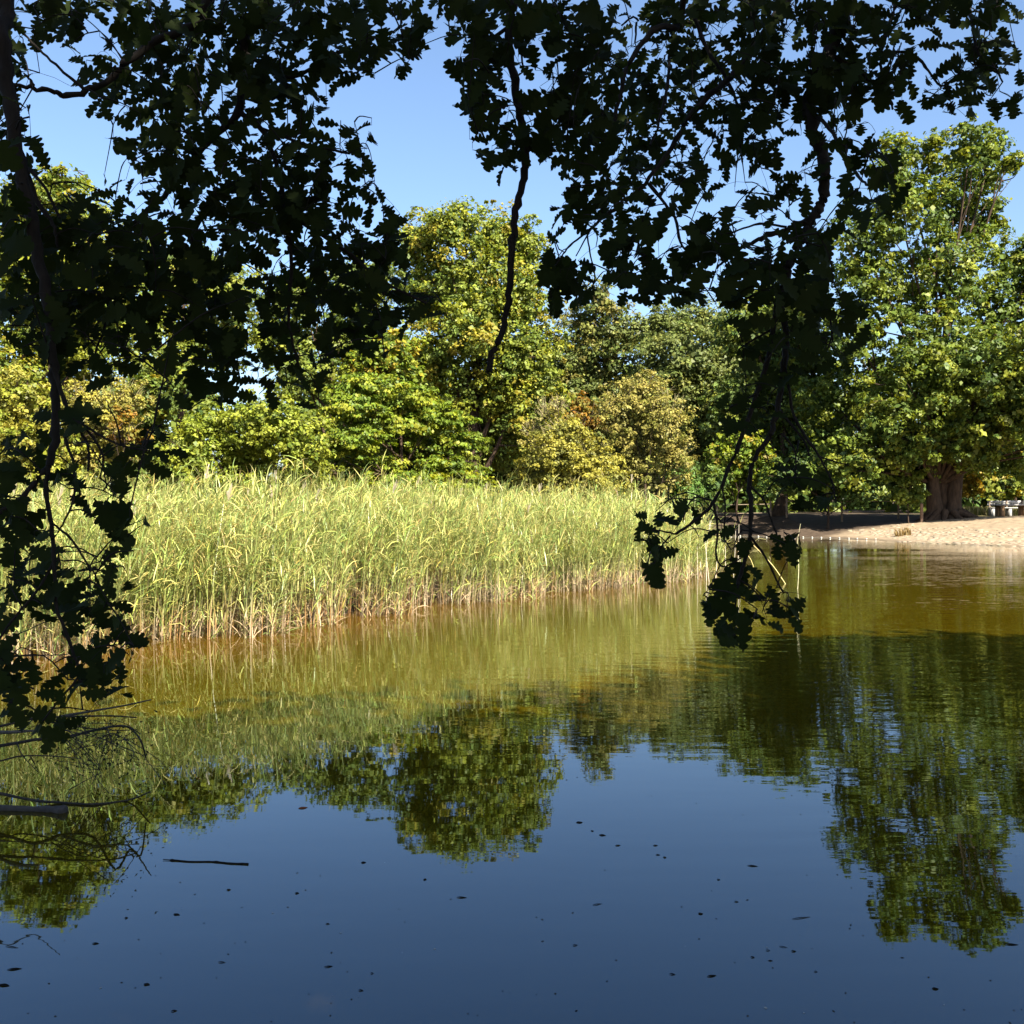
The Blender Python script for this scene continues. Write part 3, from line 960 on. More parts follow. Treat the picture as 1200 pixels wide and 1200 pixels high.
# ------------------------------------------------------------------ stony beach, float line, table, fence
mb = MB()
cnt = 0
gx = np.arange(17.0, 34, 0.35)
gy = np.arange(33, 57, 0.35)
for i, x in enumerate(gx):
    for j, y in enumerate(gy):
        xx = x + rng.normal() * .12 + (0.17 if j % 2 else 0)
        yy = y + rng.normal() * .12
        if rng.random() < .12:
            continue
        sdp = float(poly_sd(np.array([xx]), np.array([yy]), pond)[0])
        if sdp < 0.0 or sdp > 6.5 or (xx < 18.6 and yy > 47.5):
            continue
        if rng.random() < max(0, (sdp - 4.0) / 2.6):
            continue
        z = float(ground_h(np.array([xx]), np.array([yy]))[0])
        k = rng.integers(5, 7)
        th = np.sort(rng.uniform(0, 2 * math.pi, k)) if False else (np.arange(k) + rng.uniform(-.25, .25, k)) / k * 2 * math.pi
        rr = rng.uniform(.11, .19, k) * rng.uniform(.7, 1.15)
        top = z + rng.uniform(.006, .022)
        tilt = rng.normal(size=2) * .05
        cx, sx = np.cos(th) * rr, np.sin(th) * rr
        ring0 = np.stack([xx + cx * 1.08, yy + sx * 1.08, np.full(k, z - .08)], 1)
        ring1 = np.stack([xx + cx, yy + sx, top - .02 + cx * tilt[0] + sx * tilt[1]], 1)
        ring2 = np.stack([xx + cx * .72, yy + sx * .72, top + cx * tilt[0] + sx * tilt[1]], 1)
        vv = np.vstack([ring0, ring1, ring2, [[xx, yy, top + .004]]])
        ff = []
        for a in range(k):
            b2 = (a + 1) % k
            ff += [[a, b2, k + b2, k + a], [k + a, k + b2, 2 * k + b2, 2 * k + a]]
        for a in range(0, k, 2):
            ff.append([3 * k, 2 * k + a, 2 * k + (a + 1) % k, 2 * k + (a + 2) % k])
        mb.add(vv, ff, np.array([0.245, 0.20, 0.14]) * (.55 if sdp < .25 else 1.0) * rng.uniform(.72, 1.12) * (1 + .03 * rng.normal(size=3)))
        cnt += 1
st = link('stone_pavement', mb.mesh('stone_pavement'), M_STONE)
tag(st, 'pale rough stones set in the sloping beach at the water edge', 'stones', kind='stuff')

# float line
root = empty('float_line', G(940, 629))
tag(root, 'row of small white floats along the far shore', 'float line')
root_pts = []
th = np.arange(8) / 8 * 2 * math.pi
ph = np.linspace(-math.pi / 2, math.pi / 2, 6)
fv = np.array([[math.cos(p_) * math.cos(t_) * .055, math.cos(p_) * math.sin(t_) * .055, math.sin(p_) * .055] for p_ in ph for t_ in th])
ff = [[i * 8 + j, i * 8 + (j + 1) % 8, (i + 1) * 8 + (j + 1) % 8, (i + 1) * 8 + j] for i in range(5) for j in range(8)]
fme = mesh_np('float', fv, ff, np.tile([[0.30, 0.275, 0.23]], (len(fv), 1)), True)
fme.materials.append(M_FLOAT)
for k in range(18):
    px = 846 + 10.6 * k + rng.normal() * .4
    g = G(px, 628.6 + 4.0 * (k / 17) ** 1.5)
    o = link('float', fme, None, root)
    o.location = g + [0, 0, .02]
    root_pts.append(g + [0, 0, .02])
mb = MB()
mb.tube(np.array(root_pts), .008, 5, (0.25, 0.22, 0.17))
link('rope', mb.mesh('rope'), M_FLOAT, root)

# picnic table on the beach crest
TD = 57.5
def px2x(px, D): return (px - 600) / F * D
tx0, tx1 = px2x(1164, TD), px2x(1164, TD) + 2.5
zt = float(ground_h(np.array([tx0 + .6]), np.array([TD]))[0])
root = empty('picnic_table', ((tx0 + tx1) / 2, TD, zt))
tag(root, 'grey topped wooden picnic table on thick tan posts at the right edge of the beach', 'table')
for k in range(4):
    mb = MB()
    mb.box((tx0 + rng.uniform(-.02, .02), TD - .42 + k * .215, zt + .62), (tx1, TD - .42 + k * .215 + .205, zt + .70), np.array([0.19, 0.18, 0.17]) * rng.uniform(.85, 1.15))
    link('plank', mb.mesh('plank'), M_WOOD, root)
for lx in (px2x(1171.5, TD), px2x(1198.5, TD)):
    mb = MB()
    for dy in (-.28, .22):
        mb.box((lx - .11, TD + dy - .10, zt - .15), (lx + .11, TD + dy + .10, zt + .53), (0.17, 0.10, 0.05))
    mb.box((lx - .09, TD - .40, zt + .531), (lx + .09, TD + .40, zt + .619), (0.16, 0.095, 0.05))
    link('leg', mb.mesh('leg'), M_WOOD, root)
BD = 58.8
bx0 = px2x(1160, BD)
zb2 = float(ground_h(np.array([bx0 + .8]), np.array([BD]))[0])
root = empty('bench', (bx0 + 1.0, BD, zb2))
tag(root, 'pale grey low bench behind the picnic table', 'bench')
for k in range(3):
    mb = MB()
    mb.box((bx0, BD - .2 + k * .155, zb2 + .44), (bx0 + 2.2, BD - .2 + k * .155 + .145, zb2 + .50), np.array([0.30, 0.295, 0.29]) * rng.uniform(.9, 1.1))
    link('plank', mb.mesh('plank'), M_WOOD, root)
for k in range(2):
    mb = MB()
    mb.box((bx0, BD + .30, zb2 + .58 + k * .17), (bx0 + 2.2, BD + .34, zb2 + .72 + k * .17), np.array([0.30, 0.295, 0.29]) * rng.uniform(.9, 1.1))
    link('back_slat', mb.mesh('back_slat'), M_WOOD, root)
for lx in (bx0 + .12, bx0 + 1.1, bx0 + 2.0):
    mb = MB()
    mb.box((lx - .08, BD - .18, zb2 - .15), (lx + .08, BD + .26, zb2 + .438), (0.27, 0.26, 0.25))
    mb.box((lx - .04, BD + .262, zb2 - .12), (lx + .04, BD + .298, zb2 + .90), (0.16, 0.12, 0.09))
    link('leg', mb.mesh('leg'), M_WOOD, root)

# paling fence on top of the far bank
def fence(x0, x1, y0, y1, label, pitch=0.155, gap=0.0, hh=1.15):
    zc = float(ground_h(np.array([(x0 + x1) / 2]), np.array([(y0 + y1) / 2]))[0])
    root = empty('paling_fence', ((x0 + x1) / 2, (y0 + y1) / 2, zc))
    tag(root, label, 'fence')
    L = math.hypot(x1 - x0, y1 - y0)
    an = math.atan2(y1 - y0, x1 - x0)
    n = int(L / pitch)
    mesh = MB()
    mesh.box((-.036, -.012, 0), (.036, .012, 1.0), (0.45, 0.38, 0.26))
    mesh.add(np.array([[-.036, -.012, 1.0], [.036, -.012, 1.0], [.036, .012, 1.0], [-.036, .012, 1.0], [0, -.012, 1.05], [0, .012, 1.05]]),
             [[0, 1, 4, 4], [3, 5, 5, 2], [0, 4, 5, 3], [1, 2, 5, 4]], (0.45, 0.38, 0.26))
    me = mesh.mesh('pale')
    me.materials.append(M_WOOD)
    for i in range(n):
        if rng.random() < gap:
            continue
        u = (i + .5) / n
        x, y = x0 + (x1 - x0) * u, y0 + (y1 - y0) * u
        z = float(ground_h(np.array([x]), np.array([y]))[0])
        o = link('pale', me, None, root)
        o.matrix_world = Matrix.Translation((x, y, z + .04)) @ Matrix.Rotation(an, 4, 'Z') @ Matrix.Rotation(rng.normal() * .03, 4, 'Y') @ Matrix.Diagonal((1, 1, hh * rng.uniform(.92, 1.06), 1))
    for zr in (.32, .88):
        mb = MB()
        q0 = np.array([x0, y0 + .035, float(ground_h(np.array([x0]), np.array([y0]))[0]) + zr * hh])
        q1 = np.array([x1, y1 + .035, float(ground_h(np.array([x1]), np.array([y1]))[0]) + zr * hh])
        mb.tube([q0, q1], .022, 6, (0.28, 0.22, 0.15))
        link('rail', mb.mesh('rail'), M_WOOD, root)
    for i in range(int(L / 2.2) + 1):
        u = i / max(1, int(L / 2.2))
        x, y = x0 + (x1 - x0) * u, y0 + (y1 - y0) * u
        z = float(ground_h(np.array([x]), np.array([y]))[0])
        mb = MB()
        mb.tube([[x, y + .12, z - .2], [x, y + .12, z + hh * 1.18]], .06, 8, (0.22, 0.16, 0.11))
        link('post', mb.mesh('post', True), M_WOOD, root)
    return root


fence(px2x(925, 61), px2x(1056, 60), 61.5, 60.3, 'pale wooden paling fence under the dark trees on the far bank')
fence(px2x(782, 64), px2x(905, 62), 64.5, 62.3, 'shaded grey paling fence at the left end of the far bank', hh=.95, gap=.08)
zp = float(ground_h(np.array([px2x(1080, 57)]), np.array([57.0]))[0])
mb = MB()
mb.tube([[px2x(1080, 57), 57, zp - .2], [px2x(1080, 57), 57, zp + 1.0]], .09, 8, (0.18, 0.11, 0.07))
mb.tube([[px2x(1080, 57), 57, zp + 1.0], [px2x(1080, 57), 57, zp + 1.06]], [.09, .04], 8, (0.18, 0.11, 0.07))
tag(link('fence_post', mb.mesh('fence_post', True), M_WOOD), 'short brown wooden post just left of the twin trunk', 'post')


# grass behind the beach and a dry tuft
def grass(n, poly, hmin, hmax, cols, wpx=0.6):
    lo, hi = poly.min(0), poly.max(0)
    p = lo + (hi - lo) * rng.random((n * 2, 2))
    p = p[poly_sd(p[:, 0], p[:, 1], poly) < 0][:n]
    m = len(p)
    z = ground_h(p[:, 0], p[:, 1]) - .02
    h = rng.uniform(hmin, hmax, m)
    a = rng.uniform(0, 6.28, m)
    ln = rng.uniform(.1, .5, m) * h
    top = np.stack([p[:, 0] + np.cos(a) * ln, p[:, 1] + np.sin(a) * ln, z + h], 1)
    b = np.stack([p[:, 0], p[:, 1], z], 1)
    s = np.stack([np.cos(a + 1.4), np.sin(a + 1.4), np.zeros(m)], 1) * .022
    s[:, 0] = np.abs(s[:, 0]) + .006
    mid = (b + top) / 2 + [0, 0, .06]
    v = np.stack([b - s, b + s, mid + s * .8, mid - s * .8, top + s * .15, top - s * .15], 1).reshape(-1, 3)
    i0 = np.arange(m) * 6
    f = np.vstack([np.stack([i0, i0 + 1, i0 + 2, i0 + 3], 1), np.stack([i0 + 3, i0 + 2, i0 + 4, i0 + 5], 1)])
    c = np.array(cols)[rng.integers(len(cols), size=m)] * rng.uniform(.7, 1.25, (m, 1))
    return v, f, np.repeat(c, 6, axis=0)


v, f, c = grass(5200, np.array([[25.6, 59.4], [36, 59.6], [36, 68], [27, 67]]), .15, .6, [(0.22, 0.19, 0.06), (0.14, 0.16, 0.04), (0.30, 0.25, 0.12)])
tag(link('meadow_grass', mesh_np('meadow_grass', v, f, c), M_LEAF), 'dry yellow green grass between the beach and the shrubs', 'grass', kind='stuff')
g = np.array([px2x(1058, 51), 51.0])
v, f, c = grass(120, g + np.array([[-.35, -.3], [.35, -.3], [.35, .3], [-.35, .3]]), .15, .45, [(0.24, 0.16, 0.06), (0.20, 0.14, 0.05)])
tag(link('grass_tuft', mesh_np('grass_tuft', v, f, c), M_LEAF), 'small straw coloured grass tuft at the left edge of the stony beach', 'grass')

# ------------------------------------------------------------------ things lying in the water
# floating stick
a, b = G(191, 1008), G(291, 1013)
mb = MB()
pts = [a + [0, 0, .004], a * .86 + b * .14 + [0, 0, .002], a * .66 + b * .34 + [0, -.006, .001], a * .42 + b * .58 + [0, .007, .001], a * .2 + b * .8 + [0, -.003, .001], b + [0, 0, .002]]
pp = catmull(pts, 5)
rad = np.interp(np.linspace(0, 1, len(pp)), [0, .13, .15, .2, .6, .63, .67, 1], [.0018, .0022, .0062, .0042, .0046, .0072, .0050, .0056])
mb.tube(pp, rad, 8, (0.012, 0.010, 0.009), jitter=.12)
tag(link('floating_stick', mb.mesh('floating_stick', True), M_DEBRIS), 'straight dark stick floating on the blue reflection at the lower left', 'stick')

# fallen dead branch at the left
root = empty('fallen_branch', G(-60, 950))
tag(root, 'dead grey branch with thin twigs lying in the water at the left edge', 'branch')
mb = MB()
c0 = (0.045, 0.040, 0.037)
lg = [P(-90, 940, 5.75), P(-20, 942, 5.72), P(40, 944, 5.7), P(66, 947, 5.68), P(76, 952, 5.66)]
for q in lg: q[2] = 0.008
pp = catmull(lg, 5)
mb.tube(pp, np.interp(np.linspace(0, 1, len(pp)), [0, .5, .8, .95, 1], [.018, .019, .026, .033, .018]), 10, c0, jitter=.22)
link('broken_log', mb.mesh('broken_log', True), M_TWIG, root)
dead = [([(-60, 920), (0, 930), (40, 938), (72, 944), (110, 943), (150, 938), (176, 928)], 5.7, 4.2, 1.0),
        ([(-60, 880), (0, 874), (40, 867), (75, 864), (110, 856), (135, 851), (152, 853), (165, 868), (171, 888)], 6.1, 4.5, .8),
        ([(125, 853), (131, 870), (131, 892)], 6.1, 1.8, .7), ([(20, 870), (26, 885), (45, 905)], 6.0, 1.8, .7),
        ([(-60, 862), (0, 851), (40, 842), (80, 840), (130, 839), (160, 841)], 6.2, 4.0, .8),
        ([(60, 846), (100, 853), (140, 856), (158, 855)], 6.2, 2.0, .7),
        ([(-50, 905), (0, 892), (25, 886), (60, 886), (95, 889)], 5.9, 2.6, .8),
        ([(36, 887), (44, 902)], 5.9, 1.5, .6), ([(80, 926), (98, 916), (120, 905)], 5.75, 1.4, .6),
        ([(-40, 858), (10, 858), (45, 856)], 6.15, 6.0, 2.0), ([(70, 840), (110, 833), (150, 826), (177, 820)], 6.3, 3.4, 1.5),
        ([(-30, 800), (0, 756), (40, 735), (70, 722)], 6.2, 2.0, .7), ([(-20, 772), (40, 768), (85, 766), (120, 752)], 7.2, 2.0, 1.0)]
for pl, D, wpx, tw in dead:
    mb = MB()
    pts = [P(x, y, D + .12 * rng.normal()) for x, y in pl]
    for q in pts: q[2] = max(q[2], 0.006)
    pp = catmull(pts, 4)
    r0 = wpx * .5 / F * D
    mb.tube(pp, np.linspace(r0, r0 * .4, len(pp)), 6, np.array([0.028, 0.025, 0.022]) * tw, jitter=.12)
    link('twig', mb.mesh('twig', True), M_TWIG, root)
# tiny leaves on the fine twigs
n = 420
cx = rng.normal(118, 32, n)
cy = rng.normal(880, 20, n)
pos = np.array([P(x, y, 6.0 + .2 * rng.normal()) for x, y in zip(cx, cy)])
pos[:, 2] = np.maximum(pos[:, 2], .02)
nr = unit(rng.normal(size=(n, 3)))
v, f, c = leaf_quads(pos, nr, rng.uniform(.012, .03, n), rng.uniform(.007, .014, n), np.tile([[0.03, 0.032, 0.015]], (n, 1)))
link('small_leaves', mesh_np('small_leaves', v, f, c), M_OAKC, root)
mb = MB()
for i in range(26):
    j = rng.integers(n)
    q = pos[j]
    e = q + np.array([rng.normal() * .12, rng.normal() * .05, rng.normal() * .06])
    e[2] = max(e[2], .012)
    s = P(rng.uniform(60, 165), rng.uniform(850, 866), 6.1)
    mb.tube(catmull([s, (s + q) / 2 + [0, 0, .02], q, e], 3), np.linspace(.003, .0015, 10), 3, (0.035, 0.03, 0.027))
link('fine_twigs', mb.mesh('fine_twigs'), M_TWIG, root)


# floating leaves and bits
def blob_leaf(L, W, n=7, lift=.0008):
    t = np.linspace(0, 1, n)
    w = W * np.sin(np.pi * np.clip(t, .02, .98)) ** .8 * .5
    x = (t - .5) * L
    z = lift * np.sin(t * 5) + lift
    v = np.vstack([np.stack([x, w, z + lift * 1.2], 1), np.stack([x, 0 * x, z * .5], 1), np.stack([x, -w, z + lift], 1)])
    f = [[i, i + 1, n + i + 1, n + i] for i in range(n - 1)] + [[n + i, n + i + 1, 2 * n + i + 1, 2 * n + i] for i in range(n - 1)]
    return v, f


def debris(px, py, Lpx, Wpx, rot, col, name, label, cat, group=None):
    g = G(px, py)
    mp = g[1] / F
    # flat on the water it is seen foreshortened: Wpx is its height in the photo
    v, f = blob_leaf(Lpx * mp, max(Wpx * mp / (CAMZ / g[1]) * .6, .006))
    cs, sn = math.cos(rot), math.sin(rot)
    v = np.stack([v[:, 0] * cs - v[:, 1] * sn, v[:, 0] * sn + v[:, 1] * cs, v[:, 2]], 1)
    me = mesh_np(name, v, f, np.tile(np.array([col]), (len(v), 1)), True)
    o = link(name, me, M_DEBRIS)
    o.location = g + [0, 0, .0004]
    tag(o, label, cat, group)
    return o


DK = (0.014, 0.011, 0.008)
debris(355, 947, 11, 4, .5, (0.20, 0.055, 0.02), 'floating_leaf', 'reddish brown leaf floating below the reed reflection left of the middle', 'leaf')
o = debris(834, 1144, 12, 3, .3, DK, 'floating_leaf', 'dark leaf with a long stem floating near the bottom right of the middle', 'leaf')
mb = MB()
mb.tube([[0, 0, .006], [.04, .05, .008]], .0018, 5, DK)
link('stem', mb.mesh('stem'), M_DEBRIS, o)
g_lab = 'small dark leaf scrap drifting on the blue reflected sky'
g_grp = 'dark leaf scraps drifting on the open water'
for (x, y, L, W) in [(679, 964, 8, 3.5), (706, 979, 8, 3), (694, 974, 4, 2), (724, 991, 7, 2), (768, 991, 6, 2), (771, 1002, 5, 2), (779, 1005, 4, 2.5), (821, 1071, 6, 3.5), (863, 1057, 5, 2),
                    (882, 1015, 12, 2.5), (700, 1060, 12, 1.6), (674, 1108, 6, 2), (788, 1142, 7, 2.5), (842, 1031, 4, 2), (882, 1122, 5, 2.5), (930, 1115, 6, 2.5), (900, 1114, 5, 1.8), (956, 1139, 4, 2),
                    (1096, 1159, 8, 4), (1185, 1107, 16, 3), (939, 1076, 24, 1.6), (918, 1110, 9, 1.4), (268, 1043, 5, 3), (348, 1047, 5, 3), (207, 1072, 9, 3), (260, 1128, 9, 2), (172, 1154, 8, 4), (204, 1185, 7, 3),
                    (17, 1136, 16, 4), (5, 1155, 14, 5), (14, 1110, 18, 1.6), (112, 1106, 8, 3), (148, 1076, 4, 3), (385, 1133, 10, 2.5), (436, 1141, 4, 2), (423, 1161, 6, 2.5), (384, 1083, 5, 2), (498, 1031, 4, 3),
                    (426, 1011, 6, 3), (541, 1052, 12, 2.5)]:
    debris(x, y, L, W, rng.uniform(-.4, .4), np.array(DK) * rng.uniform(.7, 1.6), 'leaf_scrap', g_lab, 'leaf', g_grp)
# tiny specks: nobody could count them
n = 210
px = rng.uniform(-40, 1240, n)
py = 905 + 330 * rng.random(n) ** .8
Vs, Fs, Cs, n0 = [], [], [], 0
for x, y in zip(px, py):
    g = G(x, y)
    s = rng.uniform(.0015, .0042) * (1 + (rng.random() < .08))
    a = rng.uniform(0, 3.14)
    e1 = np.array([math.cos(a), math.sin(a), 0]) * s * rng.uniform(.8, 2.2)
    e2 = np.array([-math.sin(a), math.cos(a), 0]) * s
    up = np.array([0, 0, s * .5])
    base = g + [0, 0, .001]
    Vs.append(np.array([base - e1, base - e2, base + e1, base + e2, base + up]))
    Fs += [[n0, n0 + 1, n0 + 4, n0 + 4], [n0 + 1, n0 + 2, n0 + 4, n0 + 4], [n0 + 2, n0 + 3, n0 + 4, n0 + 4], [n0 + 3, n0, n0 + 4, n0 + 4]]
    pale = rng.random() < .14
    Cs.append(np.tile(np.array([[0.35, 0.36, 0.34]]) if pale else np.array([DK]) * rng.uniform(.8, 2.5), (5, 1)))
    n0 += 5
Fs = np.array(Fs)[:, :3]
tag(link('floating_specks', mesh_np('floating_specks', np.vstack(Vs), Fs, np.vstack(Cs)), M_DEBRIS), 'fine specks of dust and seed drifting on the water', 'specks', kind='stuff')

# ------------------------------------------------------------------ the oak overhead
CELL = 20
rows = {}


def put(r, c0, s):
    rows.setdefault(r, np.zeros(62))
    for k, ch in enumerate(s):
        rows[r][c0 + k] = int(ch)


A = ["679999699879", "739991498999", "867570589999", "861036759999", "851058889999", "820016889998", "740006667998", "750000167999", "865000489999", "873000038999", "660000234899", "771377655788",
     "975687757568", "999998999999", "999999999999", "899999999999", "789999999999", "899999999999", "889999999999", "757977878788", "167945764475", "102647755667", "000205200248", "000130000367"]
B = ["999968999986", "998999999836", "699999996888", "899966899936", "899997787304", "578989720000", "666788700000", "778778735200", "786778877500", "788998667710", "999999876610", "899999957750",
     "999999976662", "799997997586", "699958998998", "986548998796", "966899989986", "996887999878", "865675666998", "985787588972", "995544686730", "985464340000", "986646710000", "466323200000"]
Cc = ["658999899796", "947995999898", "705798869998", "203899647999", "002995436999", "001995368999", "002897389999", "000278789999", "000276889999", "000188747898", "000002112578", "000000001899",
      "000000004999", "000000016476", "000000002118", "000000049735", "000000049952", "630000009860", "630000006100", "000000000000", "000000000000", "000000000000", "000000000000", "000000000000"]
Dd = ["549998899988", "449984499977", "536997899956", "865999999858", "997897799999", "998878789999", "998888989989", "988885899725", "799773899604", "899785868213", "877886312655", "985685158865",
      "675634542342", "998189713567", "983089965678", "976898588678", "999966989989", "356783989998", "000000224668", "000000055768", "000000066657", "000000045434", "000000002630", "000000575000"]
Ee = ["999679989897", "999846746863", "998764657882", "997697037985", "999996269965", "999877679834", "873566466267", "644100000011", "557400000000", "555340000000", "344661000000", "146762000000",
      "067450000000", "632000000000", "800000000000", "800000000000", "610000000000", "654000000000", "686000000000", "775000000000", "662000000000", "530000000000"]
for block, c0 in ((A, 0), (B, 12), (Cc, 24), (Dd, 36), (Ee, 48)):
    for r, s in enumerate(block):
        put(r, c0, s)
put(24, 0, "005784"); put(24, 42, "6763"); put(25, 42, "342")
put(25, 0, "34655"); put(25, 8, "34")
put(26, 0, "7661"); put(26, 6, "43564")
put(27, 0, "853631"); put(27, 6, "7655"); put(27, 45, "4543")
put(28, 0, "84446"); put(28, 6, "65"); put(28, 45, "5654")
put(29, 0, "961026"); put(29, 6, "75"); put(29, 39, "53"); put(29, 45, "1345")
put(30, 0, "984"); put(30, 5, "5872"); put(30, 37, "735"); put(30, 40, "3")
put(31, 0, "777"); put(31, 6, "46"); put(31, 37, "76"); put(31, 41, "2630471")
put(32, 0, "7664"); put(32, 6, "53"); put(32, 38, "82"); put(32, 43, "502"); put(32, 45, "581")
put(33, 0, "5787433"); put(33, 37, "28"); put(33, 42, "685")
put(34, 0, "76788872"); put(34, 38, "2"); put(34, 41, "39853")
put(35, 0, "67889865"); put(35, 41, "8853762")
put(36, 0, "51226564"); put(36, 41, "4564551")
put(37, 0, "410036574"); put(37, 42, "88")
put(38, 0, "76006874"); put(39, 0, "87448974"); put(40, 0, "86465753"); put(41, 0, "77551")
put(42, 0, "16882"); put(43, 0, "00560")
NR = 46
T20 = np.zeros((NR, 62))
for r, a in rows.items():
    T20[r] = a
T20 = np.where(T20 >= 9, 0.999, np.where(T20 >= 8, 0.9, T20 / 10.0 * 0.98))


def oak_depth(px, py):
    """how far each spray of the low canopy hangs from the camera"""
    d = 3.9 + 0.35 * np.sin(px / 140.0 + 1.0) * np.cos(py / 110.0)
    d = np.where((px < 215) & (py > 400), 3.3, d)
    d = np.where((px < 60) & (py > 90) & (py <= 400), 3.5, d)
    d = np.where((px > 720) & (py < 230), 4.5 + 0.3 * np.sin(px / 90.0), d)
    d = np.where((px > 725) & (py > 560), 3.75, d)
    d = np.where((px > 980) & (px < 1080) & (py > 170) & (py < 260), 3.0, d)
    return d


# leaf outline: obovate with rounded lobes
HALF = np.array([(.012, 0), (.03, .08), (.115, .13), (.15, .18), (.12, .225), (.075, .255), (.19, .31), (.25, .375), (.235, .43), (.125, .465), (.25, .52), (.31, .59), (.28, .65),
                 (.155, .675), (.225, .74), (.265, .81), (.225, .86), (.135, .872), (.16, .93), (.11, .985), (.0, 1.0)])


def oak_leaf(seed, wide=1.0):
    g = np.random.default_rng(seed)
    n = len(HALF)
    out = []
    for sgn in (1, -1):
        h = HALF.copy()
        h[:, 0] *= wide * (1 + .10 * np.interp(h[:, 1], np.linspace(0, 1, 6), g.normal(size=6)))
        h[1:-1, 1] += g.uniform(-.03, .03)
        h[:, 0] = np.maximum(h[:, 0], .006)
        out.append(np.stack([sgn * h[:, 0], h[:, 1], 0.25 * h[:, 0] - 0.2 * (h[:, 1] - .4) ** 2 + .015 * np.sin(h[:, 1] * 9 + seed)], 1))
    t = HALF[:, 1]
    mid = np.stack([0 * t, t * .985, -0.2 * (t - .4) ** 2], 1)
    v = np.vstack([out[0], mid, out[1]])
    f = [[i, n + i, n + i + 1, i + 1] for i in range(n - 1)] + [[n + i, 2 * n + i, 2 * n + i + 1, n + i + 1] for i in range(n - 1)]
    return v, np.array(f)


VAR = [oak_leaf(s, l) for s, l in ((1, 1.1), (2, 1.0), (3, 1.2), (4, .95), (5, 1.15))]
FINE = 2.5
NF = NR * 8
NW = 62 * 8
cov = np.zeros((NF, NW), bool)
C20 = np.zeros((NR, 62))
LE = []                         # accepted leaves: matrix, variant, base point
samp = []
for v, f in VAR:
    n = 21
    s = []
    for a_ in (0, .3, .6, .85):
        s.append(v[n:2 * n] * (1 - a_) + v[:n] * a_)
        s.append(v[n:2 * n] * (1 - a_) + v[2 * n:] * a_)
    samp.append(np.vstack(s))
prob_r, prob_c = np.where(T20 > 0)
order = 0
for it in range(50000):
    if it % 300 == 0:
        defc = np.clip(T20[prob_r, prob_c] - C20[prob_r, prob_c], 0, 1)
        defc = defc + 0.002
        pr = np.cumsum(defc / defc.sum())
        mean_def = defc.mean()
    k = min(np.searchsorted(pr, rng.random()), len(prob_r) - 1)
    r_, c_ = prob_r[k], prob_c[k]
    px = (c_ + rng.random()) * CELL
    py = (r_ + rng.random()) * CELL
    d = float(oak_depth(px, py)) + rng.normal() * .22
    if it > 32000:
        L = rng.uniform(.06, .095)
    else:
        L = rng.uniform(.085, .130) if T20[r_, c_] > .75 else rng.uniform(.07, .105)
    cpos = P(px, py, d)
    # blade: droops outward; face turned to the light over the open water
    dirv = np.array([rng.normal(), rng.normal() * .6, rng.normal() * .8 - .35])
    dirv /= np.linalg.norm(dirv)
    nv = np.array([rng.normal() * .5, -0.75 + rng.normal() * .45, .55 + rng.normal() * .5])
    nv = nv - dirv * nv.dot(dirv)
    nv /= np.linalg.norm(nv) + 1e-9
    sx = np.cross(dirv, nv)
    vi = int(rng.integers(len(VAR)))
    Mx = np.stack([sx, dirv, nv], 1) * L
    org = cpos - dirv * L * .5
    w = samp[vi] @ Mx.T + org
    qx = 600 + w[:, 0] / w[:, 1] * F
    qy = HORY - (w[:, 2] - CAMZ) / w[:, 1] * F
    fx = np.clip((qx / FINE).astype(int), 0, NW - 1)
    fy = np.clip((qy / FINE).astype(int), 0, NF - 1)
    key = np.unique(fy * NW + fx)
    fy, fx = key // NW, key % NW
    tt = T20[fy // 8, fx // 8]
    cc = C20[fy // 8, fx // 8]
    new = ~cov[fy, fx]
    score = np.mean((tt - cc) * np.where(new, 1.0, 0.3)) - 1.7 * np.mean(tt < 0.15)
    if score < 0.02:
        continue
    cov[fy, fx] = True
    for rr_, c2 in set(zip((fy // 8).tolist(), (fx // 8).tolist())):
        C20[rr_, c2] = cov[rr_ * 8:rr_ * 8 + 8, c2 * 8:c2 * 8 + 8].mean()
    LE.append((Mx, org, vi, L / d))
print('oak leaves', len(LE), 'mean deficit', float(np.clip(T20 - C20, 0, 1).mean()))

trunk_base = np.array([4.6, -3.2, 0.0])
trunk_base[2] = float(ground_h(trunk_base[:1], trunk_base[1:2])[0])
oak = empty('oak_tree', trunk_base)
tag(oak, 'dark overhanging oak whose leafy boughs frame the top and sides of the view', 'tree')
# trunk and overhead limbs (behind and above the view)
mb = MB()
pp = catmull([trunk_base - [0, 0, .3], trunk_base + [0, 0.1, 1.2], trunk_base + [-.1, .2, 3.5], trunk_base + [0.2, .5, 7], trunk_base + [0.2, .8, 11.5]], 6)
rad = np.interp(np.linspace(0, 1, len(pp)), [0, .1, .4, 1], [.78, .52, .42, .10])
mb.tube(pp, rad, 14, jitter=.05)
link('trunk', mb.mesh('trunk', True), M_BARK, oak)
hub = trunk_base + [-.05, .3, 4.2]
limbs3 = {'L': [hub, [1.8, -.6, 5.6], [-.6, 1.0, 5.6], [-2.2, 1.9, 5.1]], 'C': [hub + [0, 0, .4], [2.5, 0.4, 5.9], [1.0, 2.0, 5.6], [0.1, 2.6, 5.2]],
          'R': [hub + [0, 0, .2], [4.0, -.3, 5.6], [2.8, 1.8, 5.4], [1.9, 2.8, 5.0]]}
nodes = []
for k, p_ in limbs3.items():
    mb = MB()
    pp = catmull(p_, 6)
    mb.tube(pp, np.linspace(.16, .05, len(pp)), 9, jitter=.05)
    link('limb', mb.mesh('limb', True), M_OBARK, oak)
tips = {k: np.array(p_[-1], float) for k, p_ in limbs3.items()}

